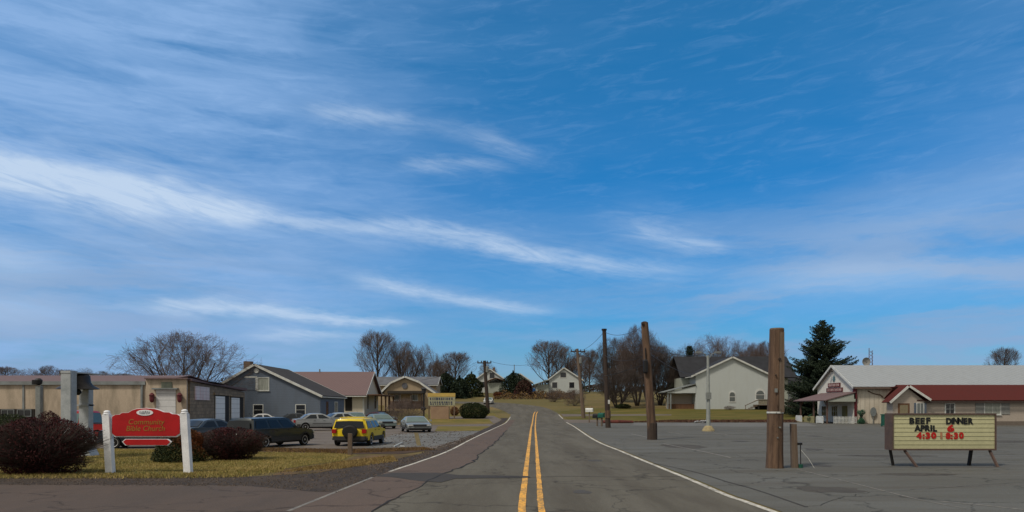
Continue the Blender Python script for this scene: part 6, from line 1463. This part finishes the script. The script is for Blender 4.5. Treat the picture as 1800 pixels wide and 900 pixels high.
# thin veil: strong at left, weak in the deep blue part
lay = noi(azw * 1.1 + el * .8, elw * 6., 2.5, 5, .6, .5, 7.); lay2 = noi(az * 1.6 + el * 2., el * 15., 4.2, 4, .65, .6, 2.)
rip = noi(az * 3. - el * 2., el * 15. - az * 1., 5., 5, .66, .7, 5.)
gl = fcurve(az, [(-.75, 1.08), (AZ(0), 1.05), (AZ(420), .92), (AZ(560), .66), (AZ(700), .40), (AZ(800), .18), (AZ(950), .08), (AZ(1400), .07), (AZ(1650), .17), (AZ(1800), .24), (.75, .24)])
low = 1 - sstep(el, .10, .42); gl = gl + low * .20 
veil = gl * (sstep(lay, .28, .66) * .50 + sstep(lay2, .32, .70) * .20 + .22)
veilf = (veil + sstep(rip, .46, .78) * .15).mn(.9)
# unseen neutral grey cloud, added behind the viewer and overhead to offset blue skylight
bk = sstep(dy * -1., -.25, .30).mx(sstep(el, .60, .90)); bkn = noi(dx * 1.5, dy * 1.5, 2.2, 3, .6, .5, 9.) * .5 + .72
# lavender banks lying low at right and left
bkx = fcurve(az, [(-.75, .85), (AZ(0), .85), (AZ(300), .70), (AZ(480), .35), (AZ(700), .22), (AZ(900), .25), (AZ(1100), .35), (AZ(1350), .70), (AZ(1800), .85), (.75, .85)])
bn = noi(azw * 1.3, elw * 9., 2.6, 5, .6, .4, 12.); bky = sstep(el, .0, .06) * (1 - sstep(el, .16, .30))
bank = sstep(bn, .38, .62) * bkx * bky * .95
# deep, saturated blue
def cmix(f, A, B, mode='MIX'):
    n = nt.nodes.new('ShaderNodeMix'); n.data_type = 'RGBA'; n.blend_type = mode
    for i, q in ((0, f), (6, A), (7, B)):
        if isinstance(q, N): q = q.v
        if isinstance(q, tuple): n.inputs[i].default_value = (*q, 1)
        elif isinstance(q, (int, float)): n.inputs[i].default_value = q
        else: nt.links.new(q, n.inputs[i])
    return n.outputs[2]
tr = nt.nodes.new('ShaderNodeValToRGB'); e = tr.color_ramp.elements; nt.links.new((el / .6).v, tr.inputs[0])
TS = TSTOPS
while len(e) < len(TS): e.new(.5)
for i, (p, c) in enumerate(TS): e[i].position = p / .6; e[i].color = (*c, 1)
blue = cmix(1., sky.outputs[0], tr.outputs[0], 'MULTIPLY')
veiled = cmix(bank, cmix(veilf, blue, CLO), BANK); full = cmix(cl.mn(.95), veiled, CHI)
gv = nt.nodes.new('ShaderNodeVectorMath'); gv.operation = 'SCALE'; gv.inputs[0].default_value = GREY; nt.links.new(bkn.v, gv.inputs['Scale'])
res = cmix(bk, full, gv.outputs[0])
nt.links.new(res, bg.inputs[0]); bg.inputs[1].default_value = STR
# ------------------------------------------------------------ sun, camera
sl = bpy.data.lights.new('sun', 'SUN'); sl.energy = SUNE; sl.angle = R(9); sl.color = (1., .90, .76)
so = bpy.data.objects.new('sun', sl); COL.objects.link(so)
d = Vector((math.sin(SUN_AZ) * math.cos(SUN_EL), math.cos(SUN_AZ) * math.cos(SUN_EL), math.sin(SUN_EL)))
so.rotation_euler = d.to_track_quat('Z', 'Y').to_euler(); so.location = (0, 0, 40)
cam = bpy.data.cameras.new('camera'); cam.sensor_width = 36; cam.lens = 36 * F / 1800; cam.shift_y = (HY - 450) / 1800; cam.clip_end = 6000
co = bpy.data.objects.new('camera', cam); COL.objects.link(co); co.location = (0, 0, CH); co.rotation_euler = (math.pi / 2, 0, 0); sc.camera = co
sc.render.resolution_x = 1024; sc.render.resolution_y = 512
sc.view_settings.view_transform = 'Standard'; sc.view_settings.look = 'None'; sc.view_settings.gamma = 1; sc.view_settings.use_curve_mapping = False
sc.view_settings.exposure = EXPO
for o in [o for o in bpy.data.objects if o.parent is None and o.type in 'MESH' and 'label' not in o and o.get('kind') != 'structure']: print('NOLABEL', o.name)
